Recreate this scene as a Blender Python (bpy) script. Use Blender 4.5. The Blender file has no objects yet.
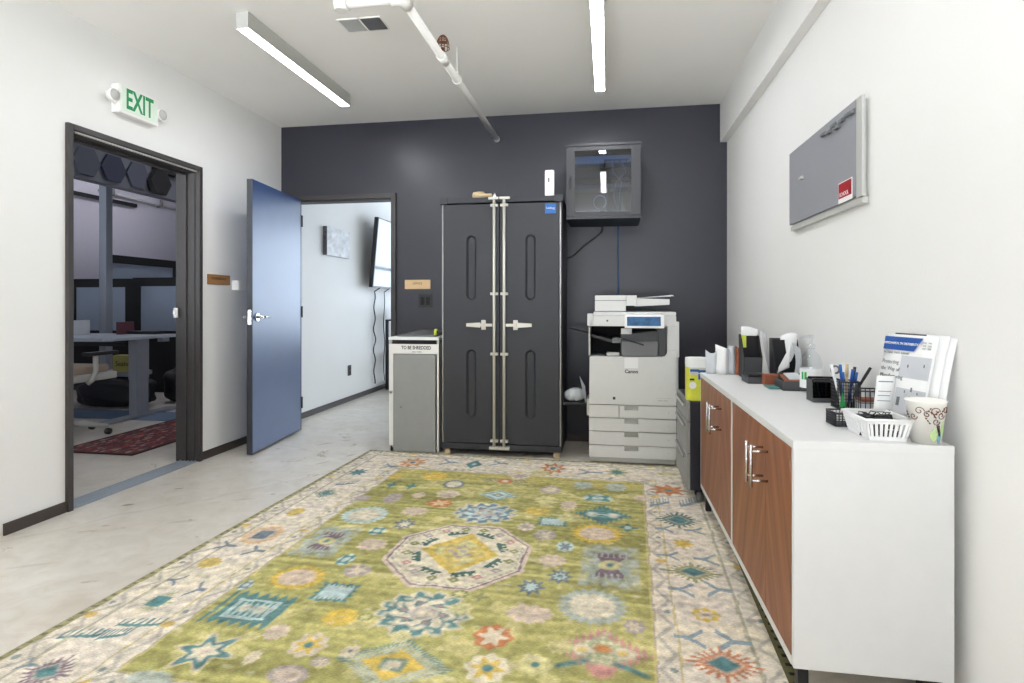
import bpy, bmesh, math, random
import numpy as np
from mathutils import Vector, Matrix
random.seed(7)
S = bpy.context.scene
COL = S.collection
PI = math.pi

# ------------------------------------------------------------------ camera
cam_d = bpy.data.cameras.new('camera')
cam = bpy.data.objects.new('camera', cam_d); COL.objects.link(cam)
cam.location = (0, 0, 1.11)
cam.rotation_euler = (PI/2, 0, math.atan(96/580))
cam_d.sensor_fit = 'HORIZONTAL'; cam_d.sensor_width = 36.0
cam_d.lens = 580/1024*36
cam_d.shift_y = -(341.5-305)/1024
cam_d.clip_start = 0.02; cam_d.clip_end = 60
S.camera = cam
# ------------------------------------------------------------------ world, light, exposure
LAMP = 53.0; GROUND_FILL = 1.6; UPPER_DIM = .08
w = bpy.data.worlds.new('daylight'); S.world = w; w.use_nodes = True
bg = w.node_tree.nodes['Background']
# cool open sky beyond the far side (+Y), a made-up glow outside the added windows (-Y)
wn = w.node_tree; wt = wn.nodes.new('ShaderNodeTexCoord'); wsx = wn.nodes.new('ShaderNodeSeparateXYZ')
wr = wn.nodes.new('ShaderNodeValToRGB'); wm = wn.nodes.new('ShaderNodeMapRange')
wm.inputs['From Min'].default_value = -1; wm.inputs['From Max'].default_value = 1
wn.links.new(wt.outputs['Generated'], wsx.inputs[0]); wn.links.new(wsx.outputs['Y'], wm.inputs['Value']); wn.links.new(wm.outputs[0], wr.inputs['Fac'])
wr.color_ramp.elements[0].position = .45; wr.color_ramp.elements[0].color = (0, 0, 0, 1)
wr.color_ramp.elements[1].position = .55; wr.color_ramp.elements[1].color = (1, 1, 1, 1)
# unseen front side: bright ground made up to lift the ceiling, dim above
wz = wn.nodes.new('ShaderNodeMapRange'); wz.inputs['From Min'].default_value = -.06; wz.inputs['From Max'].default_value = .02; wn.links.new(wsx.outputs['Z'], wz.inputs['Value'])
wst = wn.nodes.new('ShaderNodeMixRGB'); wst.inputs[1].default_value = (GROUND_FILL*.97, GROUND_FILL*.99, GROUND_FILL*1.03, 1); wst.inputs[2].default_value = (UPPER_DIM, UPPER_DIM, UPPER_DIM, 1); wn.links.new(wz.outputs[0], wst.inputs[0])
wmx = wn.nodes.new('ShaderNodeMixRGB'); wn.links.new(wr.outputs[0], wmx.inputs[0]); wn.links.new(wst.outputs[0], wmx.inputs[1]); wmx.inputs[2].default_value = (.62, .69, .78, 1)
wn.links.new(wmx.outputs[0], bg.inputs['Color']); bg.inputs['Strength'].default_value = 11.0
def portal(name, loc, rot, sx, sy):
    d = bpy.data.lights.new(name, 'AREA'); d.shape = 'RECTANGLE'; d.size = sx; d.size_y = sy
    d.cycles.is_portal = True
    o = bpy.data.objects.new(name, d); COL.objects.link(o); o.location = loc; o.rotation_euler = rot
portal('window_portal_back', (-.45, 9.63, 1.55), (-PI/2, 0, 0), 4.7, 1.9)
portal('fill_portal_front', (-1.0, -3.13, 1.4), (PI/2, 0, 0), 3.3, 2.4)
portal('fill_portal_office', (-5.3, 0.36, 1.7), (PI/2, 0, 0), 3.2, 2.2)
vs = S.view_settings
S.display_settings.display_device = 'sRGB'
vs.view_transform = 'Standard'; vs.look = 'None'; vs.exposure = 0.0; vs.gamma = 1.0
vs.use_curve_mapping = False
S.cycles.max_bounces = 12; S.cycles.diffuse_bounces = 9; S.cycles.transparent_max_bounces = 32; S.cycles.use_light_tree = True; S.cycles.caustics_reflective = False
S.cycles.caustics_refractive = False; S.cycles.sample_clamp_indirect = 6.0

# ------------------------------------------------------------------ materials
def lin(c):
    return tuple((x/255/12.92 if x/255 <= .04045 else ((x/255+.055)/1.055)**2.4) for x in c)
def mat(name, rgb, rough=.5, metal=0., spec=.5, var=0., vscale=20., bump=0., bscale=80., coat=0., stretch=None, alpha=1., trans=0.):
    m = bpy.data.materials.new(name); m.use_nodes = True
    nt = m.node_tree; b = nt.nodes['Principled BSDF']
    c = lin(rgb)
    b.inputs['Base Color'].default_value = (*c, 1)
    b.inputs['Roughness'].default_value = rough; b.inputs['Metallic'].default_value = metal
    b.inputs['Specular IOR Level'].default_value = spec
    b.inputs['Coat Weight'].default_value = coat
    b.inputs['Alpha'].default_value = alpha
    b.inputs['Transmission Weight'].default_value = trans
    tc = nt.nodes.new('ShaderNodeTexCoord'); mp = nt.nodes.new('ShaderNodeMapping')
    nt.links.new(tc.outputs['Object'], mp.inputs['Vector'])
    if stretch: mp.inputs['Scale'].default_value = stretch
    n = nt.nodes.new('ShaderNodeTexNoise'); n.inputs['Scale'].default_value = vscale; n.inputs['Detail'].default_value = 4
    nt.links.new(mp.outputs['Vector'], n.inputs['Vector'])
    mx = nt.nodes.new('ShaderNodeMixRGB'); mx.blend_type = 'MULTIPLY'
    mx.inputs['Color1'].default_value = (*c, 1); mx.inputs['Fac'].default_value = 1
    r = nt.nodes.new('ShaderNodeMapRange'); r.inputs['From Min'].default_value = .3; r.inputs['From Max'].default_value = .7
    v = max(var, .015); r.inputs['To Min'].default_value = 1-v; r.inputs['To Max'].default_value = 1+v*.5
    nt.links.new(n.outputs['Fac'], r.inputs['Value']); nt.links.new(r.outputs['Result'], mx.inputs['Color2'])
    nt.links.new(mx.outputs['Color'], b.inputs['Base Color'])
    if bump:
        n2 = nt.nodes.new('ShaderNodeTexNoise'); n2.inputs['Scale'].default_value = bscale; n2.inputs['Detail'].default_value = 3
        nt.links.new(tc.outputs['Object'], n2.inputs['Vector'])
        bp = nt.nodes.new('ShaderNodeBump'); bp.inputs['Strength'].default_value = bump; bp.inputs['Distance'].default_value = .004
        nt.links.new(n2.outputs['Fac'], bp.inputs['Height']); nt.links.new(bp.outputs['Normal'], b.inputs['Normal'])
    return m
def emis(name, rgb, strength):
    m = bpy.data.materials.new(name); m.use_nodes = True; nt = m.node_tree
    nt.nodes.remove(nt.nodes['Principled BSDF'])
    e = nt.nodes.new('ShaderNodeEmission'); e.inputs['Color'].default_value = (*lin(rgb), 1); e.inputs['Strength'].default_value = strength
    nt.links.new(e.outputs['Emission'], nt.nodes['Material Output'].inputs['Surface']); return m
def glassmat(name, tint=(235, 240, 245), refl=.12):
    m = bpy.data.materials.new(name); m.use_nodes = True; nt = m.node_tree
    nt.nodes.remove(nt.nodes['Principled BSDF'])
    t = nt.nodes.new('ShaderNodeBsdfTransparent'); t.inputs['Color'].default_value = (*lin(tint), 1)
    g = nt.nodes.new('ShaderNodeBsdfGlossy'); g.inputs['Roughness'].default_value = .02
    fr = nt.nodes.new('ShaderNodeLayerWeight'); fr.inputs['Blend'].default_value = .35
    pw = nt.nodes.new('ShaderNodeMath'); pw.operation = 'POWER'; pw.inputs[1].default_value = 4.0; nt.links.new(fr.outputs['Facing'], pw.inputs[0])
    ge = nt.nodes.new('ShaderNodeNewGeometry'); iv = nt.nodes.new('ShaderNodeMath'); iv.operation = 'SUBTRACT'; iv.inputs[0].default_value = 1; nt.links.new(ge.outputs['Backfacing'], iv.inputs[1])
    mu = nt.nodes.new('ShaderNodeMath'); mu.operation = 'MULTIPLY'; nt.links.new(iv.outputs[0], mu.inputs[1])
    a = nt.nodes.new('ShaderNodeMath'); a.operation = 'ADD'; a.inputs[1].default_value = refl; a.use_clamp = True
    nt.links.new(pw.outputs[0], a.inputs[0]); nt.links.new(a.outputs[0], mu.inputs[0])
    mx = nt.nodes.new('ShaderNodeMixShader')
    nt.links.new(mu.outputs[0], mx.inputs['Fac']); nt.links.new(t.outputs[0], mx.inputs[1]); nt.links.new(g.outputs[0], mx.inputs[2])
    nt.links.new(mx.outputs[0], nt.nodes['Material Output'].inputs['Surface']); return m

M = {}
M['wall'] = mat('wall_paint', (236, 235, 233), .6, var=.015, vscale=2, bump=.15, bscale=160)
M['ceil'] = mat('ceiling_paint', (248, 246, 243), .8, var=.02, vscale=1.5, bump=.2, bscale=90)
M['navy'] = mat('charcoal_wall_paint', (47, 47, 56), .36, var=.06, vscale=3, bump=.06, bscale=140)
M['frame'] = mat('dark_bronze_frame', (62, 58, 57), .5, var=.08)
M['base'] = mat('baseboard_rubber', (66, 58, 54), .5, var=.08)
M['doorblue'] = mat('door_steel_paint', (26, 60, 110), .33, spec=.7, var=.1, vscale=4, bump=.05, bscale=60)
M['dooredge'] = mat('door_edge_paint', (52, 54, 60), .45)
M['chrome'] = mat('satin_chrome', (205, 205, 205), .22, 1.)
M['alu'] = mat('aluminium', (176, 184, 194), .4, .35, stretch=(1, 30, 1), var=.15)
M['white'] = mat('white_plastic', (240, 240, 240), .4)
M['whitemetal'] = mat('white_enamel', (238, 236, 232), .35)
M['laminate'] = mat('white_laminate', (224, 224, 224), .38, var=.01)
M['offwhite'] = mat('copier_plastic', (214, 214, 212), .45, var=.012)
M['lgrey'] = mat('light_grey_plastic', (184, 184, 180), .5)
M['grey'] = mat('grey_panel', (148, 149, 147), .55, var=.03)
M['mgrey'] = mat('mid_grey', (112, 113, 115), .5)
M['dgrey'] = mat('dark_grey_plastic', (72, 73, 76), .5)
M['cabinet'] = mat('graphite_cabinet_plastic', (53, 54, 59), .48, spec=.4, var=.05, vscale=6, bump=.2, bscale=220)
M['black'] = mat('black_plastic', (30, 30, 33), .45)
M['blackmat'] = mat('black_matte', (22, 22, 24), .8)
M['navyblack'] = mat('navy_black_enamel', (30, 32, 42), .5)
M['rod'] = mat('painted_steel_rod', (206, 202, 192), .4, .3)
M['paper'] = mat('paper_white', (236, 236, 236), .8, var=.02, vscale=8)
M['paperg'] = mat('paper_grey', (196, 199, 204), .8, var=.06, vscale=12)
M['blue'] = mat('sticker_blue', (28, 98, 172), .45)
M['bluecable'] = mat('cable_blue', (44, 82, 120), .5)
M['green'] = mat('print_green', (46, 160, 84), .5)
M['lime'] = mat('lime_note', (206, 218, 80), .6)
M['yellow'] = mat('label_yellow', (214, 216, 66), .5, var=.08, vscale=60)
M['labelblue'] = mat('label_blue', (36, 84, 160), .45)
M['tan'] = mat('tan_paper', (214, 190, 150), .7, var=.08)
M['brass'] = mat('wood_plate', (176, 128, 78), .45, .25, var=.12, vscale=14, stretch=(1, 1, 6))
M['maple'] = mat('maple_plate', (222, 188, 140), .5, var=.06, vscale=14, stretch=(1, 1, 6))
M['ink'] = mat('ink', (40, 40, 44), .6)
M['inkgrey'] = mat('ink_grey', (120, 122, 126), .6)
M['red'] = mat('sticker_red', (168, 30, 40), .5)
M['copper'] = mat('copper_brown', (132, 84, 56), .45, .5)
M['board'] = mat('board_grey', (150, 151, 157), .4, spec=.4)
M['screen'] = mat('copier_screen', (46, 96, 140), .2, var=.35, vscale=30)
M['tv'] = mat('tv_glass', (26, 32, 42), .1, spec=.9)
M['rust'] = mat('brown_cover', (150, 84, 56), .6, var=.2, vscale=40)
M['teal'] = mat('teal_edge', (70, 128, 128), .5)
M['meshm'] = mat('mesh_metal', (58, 58, 62), .45, .4)
M['clear'] = glassmat('clear_plastic', (248, 250, 251), .05)
M['glass'] = glassmat('cabinet_glass', (165, 185, 208), .10)
M['rackgrey'] = mat('rack_steel_paint', (50, 50, 54), .42)
M['rackin'] = mat('rack_inner_paint', (40, 46, 56), .6)
M['pane'] = glassmat('window_pane', (245, 248, 250), .03)
M['bag'] = mat('plastic_bag', (226, 230, 234), .2, alpha=.62, bump=.5, bscale=60)
M['smoke'] = glassmat('smoked_plastic', (70, 72, 76), .10)
M['exit'] = mat('exit_face', (222, 236, 222), .5)
M['exitgreen'] = mat('exit_green', (20, 140, 84), .5)
M['lens'] = emis('lamp_diffuser', (248, 251, 255), LAMP)
M['lens_low'] = emis('lamp_diffuser_dimmed', (248, 251, 255), LAMP*.42)
M['lens_fill'] = emis('office_fill_diffuser', (245, 246, 255), 62.0)
M['partition'] = mat('partition_board', (142, 154, 172), .5, var=.05, vscale=3)
M['hex'] = mat('acoustic_felt', (78, 81, 92), .9, bump=.3)
M['hexb'] = mat('acoustic_felt_grey', (104, 106, 114), .9, bump=.3)
M['column'] = mat('column_steel_paint', (140, 146, 156), .4, .2)
M['officewall'] = mat('office_wall_paint', (206, 202, 214), .7, var=.02)
M['desk'] = mat('desk_laminate', (168, 176, 188), .4)
M['fabric'] = mat('chair_fabric', (168, 152, 136), .9, bump=.4, bscale=300)
M['bagcloth'] = mat('bag_black_nylon', (24, 25, 30), .6, bump=.6, bscale=40)
M['wood2'] = mat('edge_band', (232, 226, 214), .5)

def concrete():
    m = mat('polished_concrete', (204, 196, 182), .3, spec=.45, bump=.03, bscale=30)
    nt = m.node_tree; b = nt.nodes['Principled BSDF']
    tc = nt.nodes.new('ShaderNodeTexCoord')
    def noise(sc, det, lo, hi, a, bb, dist=0.):
        n = nt.nodes.new('ShaderNodeTexNoise'); n.inputs['Scale'].default_value = sc; n.inputs['Detail'].default_value = det
        n.inputs['Distortion'].default_value = dist; n.inputs['Roughness'].default_value = .62
        nt.links.new(tc.outputs['Object'], n.inputs['Vector'])
        r = nt.nodes.new('ShaderNodeValToRGB'); r.color_ramp.elements[0].position = lo; r.color_ramp.elements[1].position = hi
        r.color_ramp.elements[0].color = (*lin(a), 1); r.color_ramp.elements[1].color = (*lin(bb), 1)
        nt.links.new(n.outputs['Fac'], r.inputs['Fac']); return r
    a = noise(1.1, 8, .3, .72, (204, 195, 182), (226, 223, 216), .6)
    c = noise(7, 8, .25, .6, (226, 220, 210), (255, 255, 255), 1.)
    d = noise(2.3, 10, .33, .37, (206, 192, 172), (255, 255, 255), 2.5)
    x1 = nt.nodes.new('ShaderNodeMixRGB'); x1.blend_type = 'MULTIPLY'; x1.inputs['Fac'].default_value = .7
    x2 = nt.nodes.new('ShaderNodeMixRGB'); x2.blend_type = 'MULTIPLY'; x2.inputs['Fac'].default_value = .8
    nt.links.new(a.outputs[0], x1.inputs[1]); nt.links.new(c.outputs[0], x1.inputs[2])
    nt.links.new(x1.outputs[0], x2.inputs[1]); nt.links.new(d.outputs[0], x2.inputs[2])
    # hairline scratches and cracks
    v = nt.nodes.new('ShaderNodeTexVoronoi'); v.feature = 'DISTANCE_TO_EDGE'; v.inputs['Scale'].default_value = .45
    n3 = nt.nodes.new('ShaderNodeTexNoise'); n3.inputs['Scale'].default_value = 2.5; n3.inputs['Detail'].default_value = 6
    nt.links.new(tc.outputs['Object'], n3.inputs['Vector'])
    mv = nt.nodes.new('ShaderNodeMixRGB'); mv.inputs['Fac'].default_value = .16
    nt.links.new(tc.outputs['Object'], mv.inputs[1]); nt.links.new(n3.outputs['Color'], mv.inputs[2])
    nt.links.new(mv.outputs[0], v.inputs['Vector'])
    rr = nt.nodes.new('ShaderNodeMapRange'); rr.inputs['From Min'].default_value = 0; rr.inputs['From Max'].default_value = .006
    rr.inputs['To Min'].default_value = .86; rr.inputs['To Max'].default_value = 1
    nt.links.new(v.outputs['Distance'], rr.inputs['Value'])
    x3 = nt.nodes.new('ShaderNodeMixRGB'); x3.blend_type = 'MULTIPLY'; x3.inputs['Fac'].default_value = 1
    nt.links.new(x2.outputs[0], x3.inputs[1]); nt.links.new(rr.outputs[0], x3.inputs[2])
    last = x3
    # scuffs and dark spots worn into the slab
    for (sx, sy, rx, ry, dk) in ((-2.63, 2.83, .030, .016, .35), (-2.56, 3.13, .028, .013, .5), (-2.05, 3.02, .06, .014, .8), (-2.15, 2.66, .07, .016, .8), (-1.94, 3.13, .015, .01, .5), (-2.18, 2.94, .04, .012, .85), (-2.43, 2.10, .09, .015, .85)):
        mpp = nt.nodes.new('ShaderNodeMapping'); mpp.vector_type = 'TEXTURE'; mpp.inputs['Location'].default_value = (sx, sy, 0); mpp.inputs['Scale'].default_value = (rx, ry, 1); mpp.inputs['Rotation'].default_value = (0, 0, .5)
        nt.links.new(tc.outputs['Object'], mpp.inputs['Vector'])
        ln = nt.nodes.new('ShaderNodeVectorMath'); ln.operation = 'LENGTH'; nt.links.new(mpp.outputs['Vector'], ln.inputs[0])
        rg = nt.nodes.new('ShaderNodeMapRange'); rg.inputs['From Min'].default_value = .6; rg.inputs['From Max'].default_value = 1.2; rg.inputs['To Min'].default_value = dk; rg.inputs['To Max'].default_value = 1
        nt.links.new(ln.outputs['Value'], rg.inputs['Value'])
        xm = nt.nodes.new('ShaderNodeMixRGB'); xm.blend_type = 'MULTIPLY'; xm.inputs['Fac'].default_value = 1
        nt.links.new(last.outputs[0], xm.inputs[1]); nt.links.new(rg.outputs[0], xm.inputs[2]); last = xm
    nt.links.new(last.outputs[0], b.inputs['Base Color'])
    return m
M['floor'] = concrete()

def walnut():
    # book-matched walnut: the grain runs in chevrons up from the middle of the cabinet
    m = mat('walnut_veneer', (146, 92, 62), .42)
    nt = m.node_tree; b = nt.nodes['Principled BSDF']
    tc = nt.nodes.new('ShaderNodeTexCoord'); sp = nt.nodes.new('ShaderNodeSeparateXYZ'); nt.links.new(tc.outputs['Object'], sp.inputs[0])
    ab = nt.nodes.new('ShaderNodeMath'); ab.operation = 'ABSOLUTE'; nt.links.new(sp.outputs['Y'], ab.inputs[0])
    k = nt.nodes.new('ShaderNodeMath'); k.operation = 'MULTIPLY'; k.inputs[1].default_value = .36; nt.links.new(sp.outputs['Z'], k.inputs[0])
    ad = nt.nodes.new('ShaderNodeMath'); ad.operation = 'ADD'; nt.links.new(ab.outputs[0], ad.inputs[0]); nt.links.new(k.outputs[0], ad.inputs[1])
    cb = nt.nodes.new('ShaderNodeCombineXYZ'); nt.links.new(ad.outputs[0], cb.inputs['X'])
    k2 = nt.nodes.new('ShaderNodeMath'); k2.operation = 'MULTIPLY'; k2.inputs[1].default_value = .05; nt.links.new(sp.outputs['Z'], k2.inputs[0])
    nt.links.new(k2.outputs[0], cb.inputs['Y'])
    n = nt.nodes.new('ShaderNodeTexNoise'); n.inputs['Scale'].default_value = 17; n.inputs['Detail'].default_value = 6; n.inputs['Roughness'].default_value = .6
    nt.links.new(cb.outputs[0], n.inputs['Vector'])
    r = nt.nodes.new('ShaderNodeValToRGB'); r.color_ramp.elements[0].position = .28; r.color_ramp.elements[1].position = .74
    r.color_ramp.elements[0].color = (*lin((100, 55, 33)), 1); r.color_ramp.elements[1].color = (*lin((172, 114, 78)), 1)
    e = r.color_ramp.elements.new(.5); e.color = (*lin((138, 84, 54)), 1)
    nt.links.new(n.outputs['Fac'], r.inputs['Fac']); nt.links.new(r.outputs[0], b.inputs['Base Color'])
    return m
M['walnut'] = walnut()

# ------------------------------------------------------------------ builders
def origin(o):
    m = Matrix.Identity(4); ch = []
    while o: ch.append(o); o = o.parent
    for p in reversed(ch): m = m @ Matrix.LocRotScale(p.location, p.rotation_euler, None)
    return m
class MB:
    def __init__(s): s.bm = bmesh.new(); s.smooth = False
    def _bev(s, verts, off, seg=2):
        es = list({e for v in verts for e in v.link_edges})
        bmesh.ops.bevel(s.bm, geom=es, offset=off, segments=seg, affect='EDGES', profile=.7)
    def box(s, x0, x1, y0, y1, z0, z1, bev=0., seg=2, m=None):
        vs_ = [s.bm.verts.new((x, y, z)) for x in (x0, x1) for y in (y0, y1) for z in (z0, z1)]
        for f in ((0,1,3,2),(4,6,7,5),(0,4,5,1),(2,3,7,6),(0,2,6,4),(1,5,7,3)): s.bm.faces.new([vs_[i] for i in f])
        if m is not None:
            for v in vs_: v.co = m @ v.co
        if bev: s._bev(vs_, bev, seg)
        return s
    def hexa(s, pts, bev=0.):      # bottom four then top four, same order
        vs_ = [s.bm.verts.new(p) for p in pts]
        for f in ((3,2,1,0),(4,5,6,7),(0,1,5,4),(1,2,6,5),(2,3,7,6),(3,0,4,7)): s.bm.faces.new([vs_[i] for i in f])
        if bev: s._bev(vs_, bev)
        return s
    def prism(s, pts, d, bev=0.):  # closed 3-D polygon extruded by d
        a = [s.bm.verts.new(Vector(p)) for p in pts]; b = [s.bm.verts.new(Vector(p)+Vector(d)) for p in pts]
        s.bm.faces.new(a[::-1]); s.bm.faces.new(b); n = len(a)
        for i in range(n): s.bm.faces.new((a[i], a[(i+1) % n], b[(i+1) % n], b[i]))
        if bev: s._bev(a+b, bev)
        return s
    def tube(s, pts, r, seg=10, cap=True):
        pts = [Vector(p) for p in pts]; rs = r if isinstance(r, (list, tuple)) else [r]*len(pts)
        rings = []; up = None
        for i, p in enumerate(pts):
            t = (pts[min(i+1, len(pts)-1)]-pts[max(i-1, 0)]).normalized()
            if up is None: up = t.orthogonal().normalized()
            up = (up - t*up.dot(t))
            up = up.normalized() if up.length > 1e-6 else t.orthogonal().normalized()
            q = t.cross(up)
            rings.append([s.bm.verts.new(p+(up*math.cos(2*PI*k/seg)+q*math.sin(2*PI*k/seg))*rs[i]) for k in range(seg)])
        for a, b in zip(rings, rings[1:]):
            for k in range(seg):
                f = s.bm.faces.new((a[k], a[(k+1) % seg], b[(k+1) % seg], b[k])); f.smooth = True
        if cap: s.bm.faces.new(rings[0][::-1]); s.bm.faces.new(rings[-1])
        return s
    def lathe(s, prof, c=(0, 0, 0), seg=28, axis='Z', cap=(True, True)):
        rings = []
        for r, z in prof:
            ring = []
            for k in range(seg):
                a = 2*PI*k/seg; x, y = r*math.cos(a), r*math.sin(a)
                co = {'Z': (x, y, z), 'X': (z, x, y), 'Y': (y, z, x)}[axis]
                ring.append(s.bm.verts.new(Vector(c)+Vector(co)))
            rings.append(ring)
        for a, b in zip(rings, rings[1:]):
            for k in range(seg):
                f = s.bm.faces.new((a[k], a[(k+1) % seg], b[(k+1) % seg], b[k])); f.smooth = True
        if cap[0]: s.bm.faces.new(rings[0][::-1])
        if cap[1]: s.bm.faces.new(rings[-1])
        return s
    def sheet(s, fn, nu, nv, th=.0012):
        g = [[Vector(fn(i/nu, j/nv)) for j in range(nv+1)] for i in range(nu+1)]
        nrm = (g[nu][0]-g[0][0]).cross(g[0][nv]-g[0][0]).normalized()*th
        for off in (Vector(), nrm):
            vv = [[s.bm.verts.new(p+off) for p in row] for row in g]
            for i in range(nu):
                for j in range(nv):
                    q = (vv[i][j], vv[i+1][j], vv[i+1][j+1], vv[i][j+1])
                    f = s.bm.faces.new(q if off.length else q[::-1]); f.smooth = True
            if not off.length: lo = vv
        hi = vv
        edge = [(i, 0) for i in range(nu+1)]+[(nu, j) for j in range(1, nv+1)]+[(i, nv) for i in range(nu-1, -1, -1)]+[(0, j) for j in range(nv-1, 0, -1)]
        for a, b in zip(edge, edge[1:]+edge[:1]):
            s.bm.faces.new((lo[a[0]][a[1]], lo[b[0]][b[1]], hi[b[0]][b[1]], hi[a[0]][a[1]]))
        return s
    def build(s, name, m, parent=None, local=False, loc=None):
        me = bpy.data.meshes.new(name)
        bmesh.ops.recalc_face_normals(s.bm, faces=s.bm.faces)
        o = bpy.data.objects.new(name, me); COL.objects.link(o)
        if parent: o.parent = parent
        if loc is not None: o.location = loc
        if not local: s.bm.transform(origin(o).inverted())
        s.bm.to_mesh(me); s.bm.free(); me.materials.append(M[m] if isinstance(m, str) else m)
        return o
def tag(o, label=None, cat=None, group=None, kind=None):
    if label: o['label'] = label
    if cat: o['category'] = cat
    if group: o['group'] = group
    if kind: o['kind'] = kind
    return o
def thing(name, label, cat, loc=(0, 0, 0), rz=0, group=None):
    o = bpy.data.objects.new(name, None); COL.objects.link(o); o.empty_display_size = .05
    o.location = loc; o.rotation_euler = (0, 0, rz)
    return tag(o, label, cat, group)
def struct(o): o['kind'] = 'structure'; return o
def copy_tree(o, parent=None):
    c = o.copy(); COL.objects.link(c)
    if parent: c.parent = parent
    for ch in list(o.children): copy_tree(ch, c)
    return c
def rbox(x0, x1, y0, y1, z0, z1, name, m, parent=None, bev=.003):
    return MB().box(x0, x1, y0, y1, z0, z1, bev).build(name, m, parent)
def cut(o, cutter):     # carve a shape out of a mesh for good
    c = cutter.build('cutter', 'black')
    md = o.modifiers.new('b', 'BOOLEAN'); md.operation = 'DIFFERENCE'; md.object = c; md.solver = 'EXACT'
    bpy.context.view_layer.update()
    me = bpy.data.meshes.new_from_object(o.evaluated_get(bpy.context.evaluated_depsgraph_get()))
    o.modifiers.clear(); old = o.data; o.data = me
    me.materials.clear(); me.materials.append(old.materials[0])
    bpy.data.objects.remove(c); return o
def text(s_, size, p, right, up, m, parent, name='lettering', align='CENTER', squeeze=1., depth=.0006, bold=0.):
    cu = bpy.data.curves.new('t', 'FONT'); cu.body = s_; cu.size = size; cu.align_x = align; cu.align_y = 'CENTER'
    cu.extrude = depth/2; cu.offset = bold; cu.resolution_u = 3
    t = bpy.data.objects.new('t', cu); COL.objects.link(t)
    bpy.context.view_layer.update()
    me = bpy.data.meshes.new_from_object(t.evaluated_get(bpy.context.evaluated_depsgraph_get()))
    bpy.data.objects.remove(t)
    r = Vector(right).normalized(); u = Vector(up).normalized(); n = r.cross(u)
    mt = Matrix(((r.x*squeeze, u.x, n.x, p[0]), (r.y*squeeze, u.y, n.y, p[1]), (r.z*squeeze, u.z, n.z, p[2]), (0, 0, 0, 1)))
    o = bpy.data.objects.new(name, me); COL.objects.link(o)
    if parent: o.parent = parent
    me.transform(origin(o).inverted() @ mt); me.materials.clear(); me.materials.append(M[m])
    return o
def groove(mb, x0, x1, z0, z1, y0, y1, t=.012):   # rounded slot that narrows with depth
    vs_ = []
    for y, o in ((y0, -t), (y1, t)):
        r = (x1-x0)/2-o; cx = (x0+x1)/2; ring = []
        for k in range(11): a = PI*k/10; ring.append(mb.bm.verts.new((cx+r*math.cos(a), y, z1-o-r+r*math.sin(a))))
        for k in range(11): a = PI+PI*k/10; ring.append(mb.bm.verts.new((cx+r*math.cos(a), y, z0+o+r+r*math.sin(a))))
        vs_.append(ring)
    a, b = vs_; n = len(a)
    mb.bm.faces.new(a); mb.bm.faces.new(b[::-1])
    for i in range(n): mb.bm.faces.new((a[i], b[i], b[(i+1) % n], a[(i+1) % n]))
    return mb
def capsule(mb, x0, x1, z0, z1, y0, y1):   # rounded slot in the XZ plane, pushed along Y
    r = (x1-x0)/2; cx = (x0+x1)/2; pts = []
    for k in range(9): a = PI*k/8; pts.append((cx+r*math.cos(a), y0, z1-r+r*math.sin(a)))
    for k in range(9): a = PI+PI*k/8; pts.append((cx+r*math.cos(a), y0, z0+r+r*math.sin(a)))
    return mb.prism(pts, (0, y1-y0, 0))

# ================================================================== the setting
CH = 2.69
struct(rbox(-8.2, 2.7, -3.2, 9.8, -.12, 0, 'floor', 'floor', bev=0))
struct(MB().box(-2.92, .97, -3.05, 4.80, CH, CH+.1).build('ceiling', 'ceil'))
wl = MB().box(-3.02, -2.87, -3.12, 2.715, 0, 3.5).box(-3.02, -2.87, 3.69, 4.88, 0, 3.5).box(-3.02, -2.87, 2.715, 3.69, 2.052, 3.5).build('wall_left', 'wall'); struct(wl)
wb = MB().box(-2.87, -2.795, 4.76, 4.88, 0, CH+.05).box(-1.815, 2.6, 4.76, 4.88, 0, CH+.05).box(-2.795, -1.815, 4.76, 4.88, 2.04, CH+.05).build('wall_back', 'navy'); struct(wb)
struct(MB().box(.92, 1.04, -3.12, 4.76, 0, CH+.05).build('wall_right', 'wall'))
struct(MB().box(-2.87, -2.6, -3.12, -3.0, 0, CH+.05).box(.6, .92, -3.12, -3.0, 0, CH+.05).box(-2.6, .6, -3.12, -3.0, 0, .25).box(-2.6, .6, -3.12, -3.0, 2.55, CH+.05).build('wall_front', 'wall'))
struct(MB().box(.868, .92, -3.0, 4.76, 2.387, CH).build('trim_1', 'wall'))          # boxed-in beam
def window(name, x0, x1, z0, z1, y0, y1, nx, nz):
    f = MB(); t = .05
    f.box(x0, x1, y0, y1, z0, z0+t).box(x0, x1, y0, y1, z1-t, z1).box(x0, x0+t, y0, y1, z0+t, z1-t).box(x1-t, x1, y0, y1, z0+t, z1-t)
    for k in range(1, nx): x = x0+(x1-x0)*k/nx; f.box(x-.02, x+.02, y0, y1, z0+t, z1-t)
    for k in range(1, nz): z = z0+(z1-z0)*k/nz; f.box(x0+t, x1-t, y0+.01, y1-.01, z-.02, z+.02)
    o = struct(f.build(name, 'frame')); ym = (y0+y1)/2
    MB().box(x0+t, x1-t, ym-.003, ym+.003, z0+t, z1-t).build('pane', 'pane', o)
window('fill_window_1', -2.6, .6, .25, 2.55, -3.09, -3.03, 4, 1)  # unseen glazing, added and widened to throw light on the ceiling
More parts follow.
